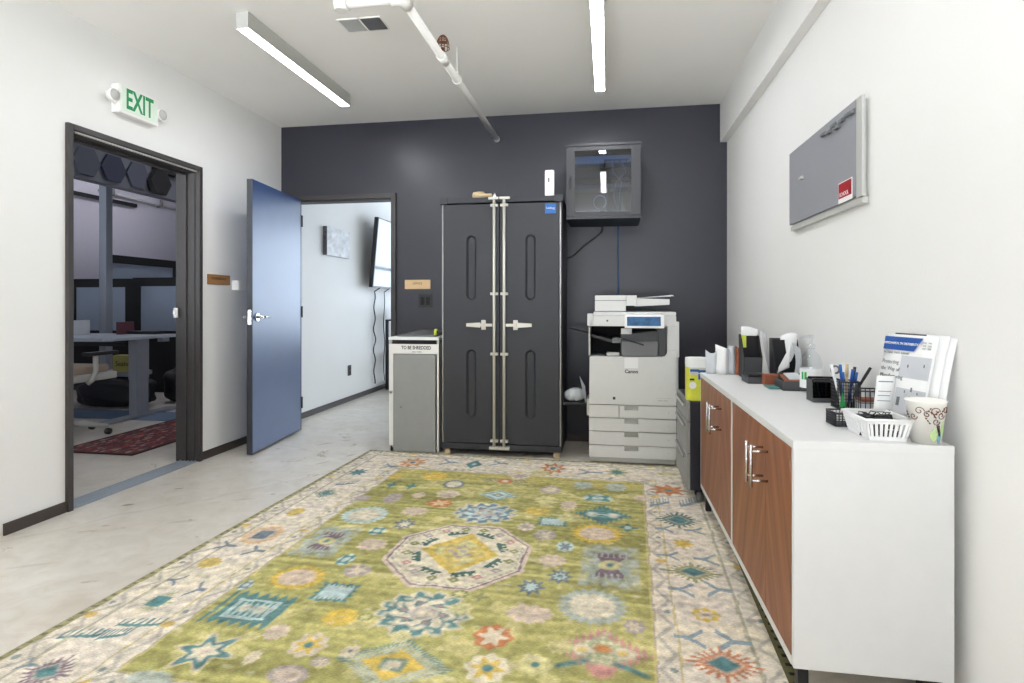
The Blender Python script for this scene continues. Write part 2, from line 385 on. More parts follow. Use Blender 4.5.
# the room beyond the far door
struct(MB().box(-3.07, -2.95, 4.88, 9.62, 0, 3.5).build('wall_hall_side', 'wall'))
struct(MB().box(-2.95, -2.8, 9.5, 9.62, 0, CH+.05).box(1.9, 2.6, 9.5, 9.62, 0, CH+.05).box(-2.8, 1.9, 9.5, 9.62, 0, .6).box(-2.8, 1.9, 9.5, 9.62, 2.5, CH+.05).build('wall_hall_end', 'wall'))
struct(MB().box(2.5, 2.6, 4.88, 9.5, 0, CH+.05).build('wall_hall_far', 'wall'))
struct(MB().box(-3.0, 2.6, 4.82, 9.6, CH, CH+.1).build('ceiling_hall', 'ceil'))
window('window_2', -2.8, 1.9, .6, 2.5, 9.53, 9.59, 6, 2)
# the office beyond the side door
struct(MB().box(-7.12, -7.0, .38, 9.62, 0, 3.5).build('wall_office_far', 'officewall'))
struct(MB().box(-7.0, -3.07, 9.5, 9.62, 0, 3.5).build('wall_office_end', 'officewall'))
struct(MB().box(-7.0, -6.9, .38, .5, 0, 3.5).box(-3.7, -3.02, .38, .5, 0, 3.5).box(-6.9, -3.7, .38, .5, 0, .6).box(-6.9, -3.7, .38, .5, 2.8, 3.5).build('wall_office_front', 'officewall'))
struct(MB().box(-7.1, -3.0, .4, 9.6, 3.4, 3.5).build('ceiling_office', 'hexb'))
window('fill_window_3', -6.9, -3.7, .6, 2.8, .41, .47, 3, 1)  # unseen window added to light the office
so = struct(MB().box(-5.12, -5.0, .5, 9.5, 2.335, 3.4).build('trim_2', 'hexb'))
# baseboards
bb = .058
struct(MB().box(-2.87, -2.858, 2.35, 2.674, 0, bb, .003).box(-2.87, -2.858, 3.719, 4.76, 0, bb, .003).build('baseboard_left', 'base'))
struct(MB().box(-1.79, .92, 4.746, 4.76, 0, bb, .003).build('baseboard_back', 'base'))
struct(MB().box(.908, .92, -3.0, 4.746, 0, bb, .003).build('baseboard_right', 'base'))
struct(MB().box(-2.95, -2.938, 4.88, 9.5, 0, bb, .003).build('baseboard_hall', 'base'))

# side doorway: steel frame, floor channel
def portalframe(mb, a0, a1, zt, wd, fn):   # fn maps (along, z, inner/outer) boxes
    fn(mb, a0, a0+wd, 0, zt); fn(mb, a1-wd, a1, 0, zt); fn(mb, a0+wd, a1-wd, zt-wd, zt)
d1 = MB()
portalframe(d1, 2.675, 3.718, 2.090, .031, lambda mb, a, b, c, d: mb.box(-2.885, -2.848, a, b, c, d, .004))
portalframe(d1, 2.690, 3.712, 2.074, .030, lambda mb, a, b, c, d: mb.box(-3.035, -2.886, a, b, c, d, .003))
portalframe(d1, 2.708, 3.698, 2.060, .030, lambda mb, a, b, c, d: mb.box(-2.975, -2.945, a, b, c, d, .003))
door1 = struct(d1.build('door_1', 'frame'))
tr = MB().box(-2.985, -2.862, 2.735, 3.668, .0, .006)
for x in (-2.98, -2.951, -2.923, -2.895, -2.866): tr.box(x-.004, x+.004, 2.735, 3.668, .005, .014)
tr.build('floor_channel', 'alu', door1)
ls = MB().box(-3.03, -3.005, 3.652, 3.670, 1.02, 1.09, .004).box(-3.025, -3.01, 3.64, 3.654, 1.045, 1.07, .004).build('latch_sensor', 'white', door1)

# far doorway: frame, open leaf, lever
door2 = struct(thing('door_2', None, None, (-2.70, 4.76, 0)))
d2 = MB()
portalframe(d2, -2.815, -1.795, 2.072, .042, lambda mb, a, b, c, d: mb.box(a, b, 4.735, 4.762, c, d, .004))
portalframe(d2, -2.795, -1.815, 2.05, .03, lambda mb, a, b, c, d: mb.box(a, b, 4.762, 4.885, c, d, .003))
d2.build('frame', 'frame', door2)
leaf_a = math.atan2(.095, -.87)  # leaf swung a little past square
def leafbox(u0, u1, t0, t1, z0, z1, bev=.002):
    # u along the leaf from the hinge, t across it
    dx, dy = .10/.876, -.87/.876
    nx, ny = -dy, dx
    hx, hy = -2.712, 4.742
    p = lambda u, t, z: (hx+dx*u+nx*t, hy+dy*u+ny*t, z)
    return [p(u0, t0, z0), p(u1, t0, z0), p(u1, t1, z0), p(u0, t1, z0), p(u0, t0, z1), p(u1, t0, z1), p(u1, t1, z1), p(u0, t1, z1)]
leaf = MB().hexa(leafbox(0, .868, 0, .042, .012, 2.035), .002).build('leaf', 'doorblue', door2)
ed = MB().hexa(leafbox(.8675, .8695, -.0005, .0425, .012, 2.035)).hexa(leafbox(.0, .012, .0415, .0435, .012, 2.035)).hexa(leafbox(0.012, .868, .0415, .0432, .012, .024)).build('edge', 'dooredge', leaf)
hd = MB()
def lp(u, t, z): return Vector(leafbox(u, u, t, t, z, z)[0])
nrm = (lp(0, 1, 0)-lp(0, 0, 0)); alg = (lp(1, 0, 0)-lp(0, 0, 0))
hd.tube([lp(.80, .042, 1.02), lp(.80, .05, 1.02)], .03, 20).tube([lp(.80, .05, 1.02), lp(.80, .085, 1.02)], .011, 12)
hd.tube([lp(.805, .085, 1.02), lp(.76, .088, 1.02), lp(.69, .084, 1.018)], [.011, .010, .009], 12)
hd.tube([lp(.80, 0, 1.02), lp(.80, -.008, 1.02)], .03, 20).tube([lp(.80, -.008, 1.02), lp(.80, -.05, 1.02)], .011, 12)
hd.tube([lp(.805, -.05, 1.02), lp(.76, -.053, 1.02), lp(.69, -.05, 1.018)], [.011, .010, .009], 12)
hd.build('lever_handle', 'chrome', leaf)
MB().hexa(leafbox(.869, .872, .008, .034, .965, 1.075), .001).build('latch_plate', 'chrome', leaf)
hg = MB()
for z in (.25, 1.05, 1.85): hg.tube([lp(-.006, .046, z-.05), lp(-.006, .046, z+.05)], .007, 10)
hg.build('hinge', 'dooredge', leaf)

# ================================================================== ceiling fittings
def lamp(x, y0, label, lens='lens', CH=CH, grp='linear ceiling lamps'):
    t = thing('linear_ceiling_lamp', label, 'lamp', (x, y0, CH), 0, grp if CH < 3 else None)
    h = MB().box(x-.036, x+.036, y0, y0+1.25, CH-.012, CH).box(x-.036, x-.032, y0, y0+1.25, CH-.088, CH-.012).box(x+.032, x+.036, y0, y0+1.25, CH-.088, CH-.012)
    h.box(x-.032, x+.032, y0, y0+.006, CH-.088, CH-.012).box(x-.032, x+.032, y0+1.244, y0+1.25, CH-.088, CH-.012)
    h.build('housing', 'lgrey', t)
    MB().box(x-.0315, x+.0315, y0+.0065, y0+1.2435, CH-.090, CH-.07, .004).build('diffuser', lens, t)
lamp(-1.945, 2.845, 'long slim white ceiling lamp hung nearer the wall with the exit sign')
lamp(-.055, 2.845, 'long slim white ceiling lamp running towards the glass-doored wall cabinet')
for y in (.80,):
    for x, nm in ((-1.945, 'on the exit sign side'), (-.055, 'in line with the wall cabinet')):
        lamp(x, y, 'slim white ceiling lamp overhead, out of view, ' + nm, 'lens_low')
lamp(-6.1, 6.4, 'unseen fill lamp added on the office ceiling between felt hexagons and the far wall', 'lens_fill', 3.4)  # added out of view to brighten the far office wall
lamp(-4.0, 5.2, 'unseen fill lamp added on the office ceiling above the red runner rug', 'lens_fill', 3.4)  # added out of view to brighten the beam, desk and chair

v = thing('ceiling_vent', 'square metal air vent in two halves, pale and dark, flush in the ceiling', 'vent', (-1.355, 3.085, CH))
vf = MB()
for a in ((-1.482, -1.474, 3.008, 3.16), (-1.236, -1.228, 3.008, 3.16), (-1.36, -1.35, 3.008, 3.16), (-1.474, -1.236, 3.008, 3.014), (-1.474, -1.236, 3.154, 3.16)): vf.box(*a, CH-.006, CH)
vf.build('frame', 'whitemetal', v)
MB().box(-1.474, -1.36, 3.014, 3.154, CH-.003, CH-.0005).build('filter_mesh', 'mgrey', v)
MB().box(-1.35, -1.236, 3.014, 3.154, CH-.0025, CH-.0005).build('duct_opening', 'blackmat', v)
gr = MB()
for k in range(1, 9): x = -1.35+.114*k/9; gr.box(x-.0012, x+.0012, 3.014, 3.154, CH-.006, CH-.003)
for k in range(1, 11): y = 3.014+.14*k/11; gr.box(-1.35, -1.236, y-.0012, y+.0012, CH-.0065, CH-.003)
gr.build('grille', 'mgrey', v)
gl = MB()
for k in range(1, 16): y = 3.014+.14*k/16; gl.box(-1.474, -1.36, y-.0015, y+.0015, CH-.005, CH-.0025)
gl.build('louvre', 'lgrey', v)

pz = 2.49; px_ = -.912
p = thing('sprinkler_pipe', 'white painted sprinkler pipe under the ceiling, turning towards the dark wall', 'pipe', (px_, 3.6, CH))
MB().tube([(px_, 2.52, pz), (px_, 4.74, pz)], .0215, 18).build('long_run', 'whitemetal', p)
MB().tube([(px_-.03, 2.50, pz), (-1.20, 2.50, pz)], .0215, 18).build('cross_run', 'whitemetal', p)
el = MB().tube([(px_-.055, 2.50, pz), (px_-.02, 2.502, pz), (px_-.004, 2.515, pz), (px_, 2.56, pz)], .029, 18)
el.build('elbow_fitting', 'whitemetal', p)
el = MB().tube([(-1.175, 2.50, pz), (-1.235, 2.50, pz)], .03, 18).tube([(-1.212, 2.50, pz), (-1.212, 2.50, CH)], .0215, 18).tube([(-1.212, 2.50, pz-.03), (-1.212, 2.50, pz+.05)], .029, 18)
el.build('riser_fitting', 'whitemetal', p)
el = MB().tube([(px_, 3.10, pz), (px_, 3.19, pz)], .027, 18)
el.build('tee_fitting', 'whitemetal', p)
MB().tube([(px_, 4.722, pz), (px_, 4.75, pz), (px_, 4.757, pz)], [.024, .024, .016], 18).build('end_cap', 'whitemetal', p)
hg = MB().tube([(px_, 3.45, pz+.03), (px_, 3.45, CH)], .0045, 8)
ring = [(px_+.027*math.cos(a), 3.45, pz+.027*math.sin(a)) for a in [2*PI*k/20 for k in range(21)]]
hg.tube(ring, .004, 6).box(px_-.007, px_+.007, 3.44, 3.46, pz+.022, pz+.05, .002)
hg.build('hanger', 'whitemetal', p)
sg = MB(); sy = 3.14
for k in range(6):
    a = PI*k/6; pts = []
    for q in range(13):
        b = PI*q/12; pts.append((px_+.036*math.cos(a)*math.cos(b), sy+.036*math.sin(a)*math.cos(b), pz+.055+.075*math.sin(b)))
    sg.tube(pts, .0022, 6)
for zz, rr in ((.055, .036), (.095, .031)):
    sg.tube([(px_+rr*math.cos(2*PI*k/24), sy+rr*math.sin(2*PI*k/24), pz+zz) for k in range(25)], .0022, 6)
sg.tube([(px_, sy, pz+.015), (px_, sy, pz+.06)], .009, 10).lathe([(.004, .085), (.02, .088), (.022, .091)], (px_, sy, pz), 12)
sg.build('guarded_sprinkler_head', 'copper', p)

# ================================================================== on the walls
e = thing('exit_sign', 'white emergency exit sign with green letters and twin lamp heads above the side doorway', 'sign', (-2.87, 3.11, 2.23))
MB().box(-2.87, -2.815, 2.965, 3.265, 2.24, 2.408, .014, 4).build('housing', 'whitemetal', e)
MB().box(-2.816, -2.812, 2.98, 3.25, 2.258, 2.396, .001).build('face_plate', 'exit', e)
text('EXIT', .165, (-2.8112, 3.115, 2.327), (0, 1, 0), (0, 0, 1), 'exitgreen', e, squeeze=.62, bold=.004)
for y, dy in ((2.93, -1), (3.295, 1)):
    hb = MB().lathe([(.010, -.03), (.03, -.026), (.038, 0), (.038, .012)], (-2.82, y, 2.325), 22, 'X').tube([(-2.845, y-dy*.05, 2.29), (-2.84, y-dy*.015, 2.30), (-2.835, y, 2.315)], .014, 10)
    h = hb.build('lamp_head', 'whitemetal', e)
    MB().lathe([(.033, 0), (.030, .004), (.012, .007)], (-2.808, y, 2.325), 22, 'X').build('lens', 'lgrey', h)

n = tag(MB().box(-2.87, -2.860, 3.79, 4.037, 1.262, 1.335, .002).build('wall_sign', 'brass'), 'small brown wooden room sign on the pale wall between the two doorways', 'sign')
text('CONFERENCE', .026, (-2.8592, 3.905, 1.305), (0, 1, 0), (0, 0, 1), 'ink', n)
n = tag(MB().box(-1.718, -1.491, 4.752, 4.76, 1.247, 1.325, .002).build('wall_sign', 'maple'), 'small pale maple room sign on the dark wall over the black switches', 'sign')
text('OFFICE', .026, (-1.605, 4.7514, 1.293), (1, 0, 0), (0, 0, 1), 'ink', n)
sw = thing('light_switch', 'black double light switch plate on the dark wall beside the tall cabinet', 'switch', (-1.536, 4.76, 1.144))
MB().box(-1.596, -1.476, 4.753, 4.76, 1.085, 1.203, .003).build('plate', 'black', sw)
for x in (-1.56, -1.512):
    MB().hexa([(x-.016, 4.748, 1.11), (x+.016, 4.748, 1.11), (x+.016, 4.754, 1.11), (x-.016, 4.754, 1.11), (x-.016, 4.752, 1.178), (x+.016, 4.752, 1.178), (x+.016, 4.754, 1.178), (x-.016, 4.754, 1.178)]).build('rocker', 'blackmat', sw)
tb = thing('wall_sensor', 'small white box sensor on the pale wall tucked behind the open door', 'sensor', (-2.87, 4.16, 1.26))
MB().box(-2.87, -2.815, 4.075, 4.205, 1.225, 1.30, .004).build('cover', 'white', tb)
MB().box(-2.816, -2.813, 4.09, 4.19, 1.233, 1.292, .001).build('front_panel', 'whitemetal', tb)

b = thing('magnetic_board', 'grey glass noticeboard with row of clips and red sticker on the white wall', 'noticeboard', (.92, 2.68, 1.5))
MB().box(.905, .92, 2.27, 3.075, 1.50, 1.855).build('back_panel', 'lgrey', b)
MB().box(.893, .905, 2.295, 3.082, 1.507, 1.862, .002).build('panel', 'board', b)
MB().box(.893, .905, 2.245, 2.293, 1.50, 1.862, .002).build('edge_strip', 'lgrey', b)
MB().box(.897, .918, 2.25, 3.075, 1.476, 1.498, .003).build('bottom_ledge', 'lgrey', b)
for y, z in ((2.315, 1.818), (2.350, 1.822), (2.405, 1.818), (2.455, 1.806), (2.49, 1.824), (2.54, 1.812), (2.60, 1.820), (2.88, 1.70)):
    cm = MB().box(.878, .893, y-.018, y+.018, z-.006, z+.006, .003)
    cm.box(.883, .889, y-.026, y+.012, z+.005, z+.0085, .001)
    cm.build('magnet_clip', 'mgrey' if z > 1.7 else 'lgrey', b)
s_ = MB().box(.8918, .893, 2.325, 2.455, 1.505, 1.585).build('sticker', 'paper', b)
MB().box(.8908, .8918, 2.330, 2.450, 1.523, 1.581).build('red_field', 'red', s_)
text('SCHOOL', .022, (.8905, 2.398, 1.536), (0, -1, 0), (0, 0, 1), 'paper', s_)

# ================================================================== glass-doored network cabinet
nc = thing('wall_cabinet', 'dark grey glass-doored network cabinet mounted high on the dark wall', 'cabinet', (-.035, 4.76, 1.74))
x0, x1, y0, y1, z0, z1 = -.305, .236, 4.325, 4.76, 1.745, 2.292
MB().box(x0, x0+.015, y0, y1, z0, z1).box(x1-.015, x1, y0, y1, z0, z1).box(x0+.015, x1-.015, y0, y1, z0, z0+.015).box(x0+.015, x1-.015, y0, y1, z1-.015, z1).box(x0+.015, x1-.015, y1-.01, y1, z0+.015, z1-.015).build('body', 'rackin', nc)
MB().box(x0-.004, x1+.004, y0-.028, y0+.02, z1-.012, z1+.006, .003).build('top_rail', 'rackgrey', nc)
MB().box(x0-.002, x1+.002, y0-.026, y0, z0-.002, z0+.018, .003).build('bottom_rail', 'rackgrey', nc)
dr = MB()
gx0, gx1, gz0, gz1 = -.243, .166, 1.795, 2.248
dr.box(x0, gx0, y0-.022, y0-.002, z0+.02, z1-.014, .002).box(gx1, x1, y0-.022, y0-.002, z0+.02, z1-.014, .002).box(gx0, gx1, y0-.022, y0-.002, z0+.02, gz0, .002).box(gx0, gx1, y0-.022, y0-.002, gz1, z1-.014, .002)
door = dr.build('door', 'rackgrey', nc)
MB().box(gx0, gx1, y0-.014, y0-.010, gz0, gz1).build('glass_pane', 'glass', door)
MB().box(-.286, -.262, y0-.030, y0-.022, 1.965, 2.065, .003).tube([(-.274, y0-.03, 2.045), (-.274, y0-.045, 2.045)], .008, 10).build('latch', 'black', door)
for xa in (x0+.03, x1-.045): MB().box(xa, xa+.015, y0+.05, y0+.06, z0+.015, z1-.015).build('rack_rail', 'alu', nc)
pp = MB().box(-.25, .17, y0+.045, y0+.20, 2.165, 2.222, .003).build('patch_panel', 'paper', nc)
pt = MB()
for k in range(12): pt.box(-.03+k*.015, -.02+k*.015, y0+.043, y0+.047, 2.18, 2.192)
pt.build('port', 'ink', pp)
sw2 = MB().box(-.25, .17, y0+.05, y0+.25, 2.06, 2.10, .003).build('network_switch', 'dgrey', nc)
MB().box(-.25, .17, y0+.05, y0+.22, 1.98, 2.005, .003).build('shelf', 'mgrey', nc)
MB().box(-.24, -.06, y0+.05, y0+.2, 1.77, 1.815, .004).build('router', 'white', nc)
for i, (a, bx, c) in enumerate(((.02, .10, .02), (.05, .13, -.03), (.10, .06, .03), (.13, .15, .02), (-.02, .02, -.02), (.08, .12, .04))):
    MB().tube([(a, y0+.045, 2.185), (a+c*.3, y0+.03, 2.15), (a+c, y0+.03, 2.09), (bx, y0+.032, 2.02), (bx-.02, y0+.04, 1.92), (bx-.02+c, y0+.06, 1.80)], .0032, 8).build('patch_cable', ('paperg', 'bluecable', 'paperg', 'mgrey', 'black', 'bluecable')[i], nc)
MB().tube([(-.06+.045*math.cos(k*PI/9)-.0, y0+.04, 1.875+.05*math.sin(k*PI/9)) for k in range(-3, 14)], .004, 8).build('cable_loop', 'paper', nc)
tag(MB().tube([(-.045, 4.735, 1.745), (-.05, 4.745, 1.70), (-.10, 4.75, 1.66), (-.20, 4.75, 1.585), (-.28, 4.75, 1.51), (-.40, 4.75, 1.47)], .0075, 10).build('power_cable', 'black'), 'black cable sagging from the wall cabinet towards the back of the tall cabinet', 'cable')
tag(MB().tube([(.080, 4.735, 1.745), (.080, 4.75, 1.70), (.080, 4.752, 1.5), (.082, 4.752, 1.30), (.081, 4.752, 1.0), (.082, 4.75, .6)], .0058, 10).build('data_cable', 'bluecable'), 'blue network cable hanging straight down the dark wall behind the copier', 'cable')

# ================================================================== tall storage cabinet
tc = thing('storage_cabinet', 'tall graphite plastic storage cabinet with two doors and metal locking bars', 'cabinet', (-.78, 4.44, 0))
cx0, cx1, cy0, cy1 = -1.224, -.330, 4.172, 4.72
MB().box(cx0, cx0+.025, cy0+.03, cy1, .06, 1.87, .003).box(cx1-.025, cx1, cy0+.03, cy1, .06, 1.87, .003).box(cx0+.025, cx1-.025, cy1-.02, cy1, .06, 1.87).box(cx0+.025, cx1-.025, cy0+.035, cy1-.02, .9, .92).build('carcass', 'cabinet', tc)
MB().box(cx0-.005, cx1+.005, cy0-.005, cy1+.005, 1.862, 1.90, .006).box(cx0-.012, cx0+.05, cy0-.012, cy0+.05, 1.855, 1.907, .005).box(cx1-.05, cx1+.012, cy0-.012, cy0+.05, 1.855, 1.907, .005).build('top_cap', 'cabinet', tc)
bs = MB().box(cx0, cx1, cy0, cy1, .045, .088, .006)
bs.build('base_tray', 'cabinet', tc)
for x in (cx0+.04, cx1-.04):
    for y in (cy0+.04, cy1-.05): MB().lathe([(.022, 0), (.026, .006), (.02, .046)], (x, y, 0), 16).build('foot', 'tan', tc)
for (dx0, dx1, sx) in ((-1.205, -.786, -.995), (-.780, -.348, -.555)):
    d = MB().box(dx0, dx1, cy0, cy0+.032, .094, 1.852, .004).build('door', 'cabinet', tc)
    for za, zb in ((1.147, 1.622), (.285, .780)):
        c = MB(); groove(c, sx-.036, sx+.036, za, zb, cy0-.012, cy0+.018, .012); cut(d, c)
for x in (cx0+.009, cx1-.009): MB().tube([(x, cy0+.012, .09), (x, cy0+.012, 1.855)], .006, 10).build('hinge_strip', 'lgrey', tc)
for x, sgn in ((-.82, -1), (-.746, 1)):
    r = MB().tube([(x, cy0-.02, .068), (x, cy0-.02, 1.888)], .0105, 14).build('locking_bar', 'rod', tc)
    for z in (1.838, 1.192, .752, .118):
        MB().box(x-.028, x+.028, cy0-.024, cy0+.002, z-.010, z+.010, .003).build('bar_guide', 'rod', r)
    kp = MB().box(x-.042, x+.034, cy0-.03, cy0+.004, 1.880, 1.898, .003) if sgn < 0 else MB().box(x-.034, x+.042, cy0-.03, cy0+.004, 1.880, 1.898, .003)
    kp.build('top_keeper', 'rod', r)
    MB().box(x-.036, x+.036, cy0-.03, cy0+.004, .056, .076, .003).build('bottom_keeper', 'rod', r)
    hx0, hx1 = (x+sgn*.012, x+sgn*.205)
    hn = MB().box(min(hx0, x+sgn*.11), max(hx0, x+sgn*.11), cy0-.03, cy0-.018, .953, .974, .003)
    hn.hexa([(x+sgn*.10, cy0-.036, .945), (hx1, cy0-.036, .952), (hx1, cy0-.024, .952), (x+sgn*.10, cy0-.024, .945), (x+sgn*.10, cy0-.036, .982), (hx1, cy0-.036, .976), (hx1, cy0-.024, .976), (x+sgn*.10, cy0-.024, .982)], .003)
    hn.build('handle', 'rod', r)
    xl = x+sgn*.082
    MB().box(xl-.017, xl+.017, cy0-.008, cy0+.002, .928, 1.000, .004).box(xl-.012, xl+.012, cy0-.045, cy0-.006, .955, .975, .003).build('hasp', 'rod', r)
st = MB().box(-.449, -.369, cy0-.0015, cy0, 1.772, 1.842, .0).build('sticker', 'blue', tc)
text('Locking', .020, (-.409, cy0-.0018, 1.81), (1, 0, -.06), (.06, 0, 1), 'paper', st)
tag(MB().lathe([(.010, 0), (.026, .010), (.030, .05), (.028, .085), (.014, .10), (.014, .145), (.006, .15)], (-1.005, 4.25, 1.931), 16, 'X').build('paper_package', 'tan'), 'crumpled tan paper package lying on top of the tall cabinet', 'package')
tag(MB().lathe([(.022, 0), (.018, .006), (.003, .045)], (-.835, 4.25, 1.90), 12).build('paper_cone', 'paper'), 'tiny white paper cone beside the tan package on the tall cabinet', 'paper')
tag(MB().box(-.60, -.37, 4.24, 4.42, 1.9015, 1.912, .003).build('paper_stack', 'paperg'), 'thin stack of grey papers lying on the tall cabinet under the white device', 'papers')
ap = thing('wireless_device', 'upright white wireless device with dark logo on top of the tall cabinet', 'device', (-.428, 4.30, 1.912))
MB().box(-.463, -.393, 4.28, 4.315, 1.913, 2.112, .0165, 5).build('shell', 'white', ap)
MB().box(-.437, -.428, 4.2788, 4.28, 2.02, 2.052, .0).build('logo', 'ink', ap)

# ================================================================== shredding console
sb = thing('shredding_bin', 'pale grey document shredding console with grey front panel and printed sign', 'bin', (-1.44, 4.45, 0))
X0, X1, Y0, Y1 = -1.64, -1.25, 4.19, 4.72
MB().box(X0, X0+.018, Y0+.012, Y1, .045, .845, .002).box(X1-.018, X1, Y0+.012, Y1, .0, .845, .002).box(X0+.018, X1-.018, Y1-.018, Y1, .03, .845).box(X0+.018, X1-.018, Y0+.012, Y1-.018, .03, .048).build('body', 'lgrey', sb)
MB().box(X0-.002, X1+.002, Y0-.004, Y1, .846, .868, .003).build('top_panel', 'white', sb)
MB().box(X0+.018, X1-.018, Y0+.02, Y0+.03, .81, .846).build('slot', 'blackmat', sb)
fr = MB().box(X0, X0+.034, Y0, Y0+.014, .045, .745, .002).box(X1-.012, X1, Y0, Y0+.014, .02, .745, .002).build('front_frame', 'whitemetal', sb)
sg = MB().box(X0, X1, Y0, Y0+.014, .742, .815, .002).build('sign_panel', 'whitemetal', sb)
text('TO BE SHREDDED', .036, (-1.425, Y0-.0006, .787), (1, 0, 0), (0, 0, 1), 'ink', sg, squeeze=.80, bold=.0008)
text('ONLY PAPER', .013, (-1.42, Y0-.0006, .756), (1, 0, 0), (0, 0, 1), 'ink', sg)
bn = MB().box(X0+.038, X1-.022, Y0-.012, Y0+.006, .006, .738, .005).build('front_panel', 'grey', sb)
MB().lathe([(.011, 0), (.011, -.012), (.007, -.016)], (X0+.018, Y0, .45), 14, 'Y').build('lock', 'chrome', sb)
MB().lathe([(.006, 0), (.006, -.006)], (X0+.10, Y0-.012, .34), 10, 'Y').build('rivet', 'mgrey', sb)
for x in (X0+.016, X1-.02):
    for y in (Y0+.03, Y1-.04): MB().lathe([(.014, 0), (.014, .045)], (x, y, 0), 12).build('foot', 'black', sb)
tag(MB().hexa([(-1.60, 4.25, .868), (-1.30, 4.25, .868), (-1.30, 4.62, .868), (-1.52, 4.62, .868), (-1.60, 4.25, .880), (-1.30, 4.25, .880), (-1.30, 4.62, .905), (-1.52, 4.62, .905)], .003).build('grey_lid', 'mgrey'), 'grey wedge-shaped lid lying on the shredding console', 'lid')
tp = thing('tape_roll', 'small yellow-green tape roll by the tall cabinet on the shredding console', 'tape', (-1.27, 4.26, .868))
MB().lathe([(.013, -.01), (.024, -.01), (.024, .01), (.013, .01), (.013, -.01)], (-1.283, 4.232, .905), 20, 'X', (False, False)).build('tape', 'lime', tp)
MB().lathe([(.009, -.012), (.0128, -.012), (.0128, .012), (.009, .012), (.009, -.012)], (-1.283, 4.232, .905), 16, 'X', (False, False)).build('core', 'black', tp)

# ================================================================== copier
cp = thing('office_copier', 'large pale grey office copier with touch screen and four paper drawers', 'copier', (.165, 4.39, 0))
a0, a1, f, bk = -.131, .462, 4.10, 4.70
MB().box(a0+.012, a1-.012, f+.03, bk, .028, .75, .004).box(a0+.012, a1+.01, f+.30, bk, .75, 1.0, .004).build('body', 'offwhite', cp)
MB().box(a0+.01, a1-.005, f+.012, bk-.02, .012, .045, .008).build('plinth', 'lgrey', cp)
for x in (a0+.07, a1-.07):
    for y in (f+.09, bk-.09): MB().lathe([(.02, -.012), (.02, .012)], (x, y, .02), 14, 'X').build('castor', 'black', cp)
zr = [(.047, .130), (.135, .226), (.231, .320), (.325, .412)]
for i, (za, zb) in enumerate(zr):
    xs = ((a0, a1),) if i < 3 else ((a0, .075), (.079, a1))
    for j, (xa, xb) in enumerate(xs):
        d = MB().box(xa, xb, f, f+.05, za, zb, .004).build('drawer', 'offwhite', cp)
        if i == 3 and j == 0: continue
        cut(d, MB().box(.112, .208, f-.02, f+.03, zb-.032, zb+.02))
        MB().box(.112, .208, f+.028, f+.03, zb-.03, zb-.001).build('finger_grip', 'lgrey', d)
        text('%d ' % (5-i if i < 3 else 2), .012, (.412, f-.0004, (za+zb)/2), (1, 0, 0), (0, 0, 1), 'inkgrey', d)
fp = MB()
fpz = .748
fp.prism([(a0, f, .418), (a1, f, .418), (a1, f, .80), (.405, f, .80), (.40, f, .775), (.388, f, .758), (.37, f, fpz), (a0+.004, f, fpz)], (0, .035, 0), .003)
fpo = fp.build('front_cover', 'offwhite', cp)
text('Canon', .034, (.160, f-.0006, .648), (1, 0, 0), (0, 0, 1), 'ink', fpo, bold=.001)
MB().box(.112, .206, f-.0012, f, .672, .744).build('paper_notice', 'paper', fpo)
MB().box(.033, .051, f-.001, f, .452, .470, .0).build('energy_mark', 'ink', fpo)
text('COLOR  C3525i', .010, (.37, f-.0006, .452), (1, 0, 0), (0, 0, 1), 'inkgrey', fpo)
MB().box(.33, .425, f-.0008, f, .468, .470).build('trim_line', 'lgrey', fpo)
MB().box(.402, .482, f+.01, bk-.06, .75, .995, .005).box(.405, .480, f+.036, bk-.06, .44, .748, .005).build('side_column', 'offwhite', cp)
MB().box(a0-.004, a0+.008, f+.012, f+.30, .755, .96, .003).build('cavity_edge', 'lgrey', cp)
MB().box(a0+.008, .402, f+.29, f+.30, .75, .965).build('cavity_back', 'blackmat', cp)
ib = MB().prism([(.09, f+.06, .762), (.385, f+.06, .762), (.385, f+.06, .94), (.345, f+.06, .925), (.09, f+.06, .905)], (0, .22, 0), .004).build('finisher_block', 'dgrey', cp)
MB().box(.094, .34, f+.02, f+.06, .752, .855, .004).build('inner_tray', 'mgrey', cp)
MB().hexa([(.10, f+.010, .87), (.245, f+.010, .826), (.245, f+.03, .826), (.10, f+.03, .87), (.10, f+.010, .882), (.245, f+.010, .838), (.245, f+.03, .838), (.10, f+.03, .882)], .002).build('tray_lip', 'black', cp)
MB().box(.345, .40, f+.03, f+.29, .755, .955, .004).build('inner_side', 'dgrey', cp)
MB().box(.09, .165, f+.052, f+.06, .905, .945, .003).build('guide_label', 'paper', cp)
MB().hexa([(-.27, f+.05, .925), (.03, f+.05, .842), (.03, f+.25, .842), (-.27, f+.25, .925), (-.27, f+.05, .940), (.03, f+.05, .868), (.03, f+.25, .868), (-.27, f+.25, .940)], .004).build('exit_tray', 'black', cp)
MB().box(.03, .09, f+.045, f+.25, .842, .878, .004).build('tray_hinge', 'mgrey', cp)
MB().box(-.01, .08, f+.05, f+.1, .752, .775, .004).build('paper_stop', 'lgrey', cp)
sc = MB().box(a0-.004, .462, f+.005, bk, .962, 1.035, .006).box(a0+.03, .462, f+.015, bk, 1.036, 1.062, .006).box(a0-.012, a0+.03, f-.004, f+.08, .965, 1.05, .006).build('scanner_unit', 'offwhite', cp)
MB().lathe([(.007, 0), (.007, -.004)], (-.005, f+.005, 1.0), 14, 'Y').build('power_button', 'dgrey', sc)
ad = MB().box(-.092, .125, f+.06, bk-.05, 1.065, 1.178, .008, 3).box(.125, .20, f+.06, bk-.05, 1.105, 1.178, .006).build('document_feeder', 'offwhite', cp)
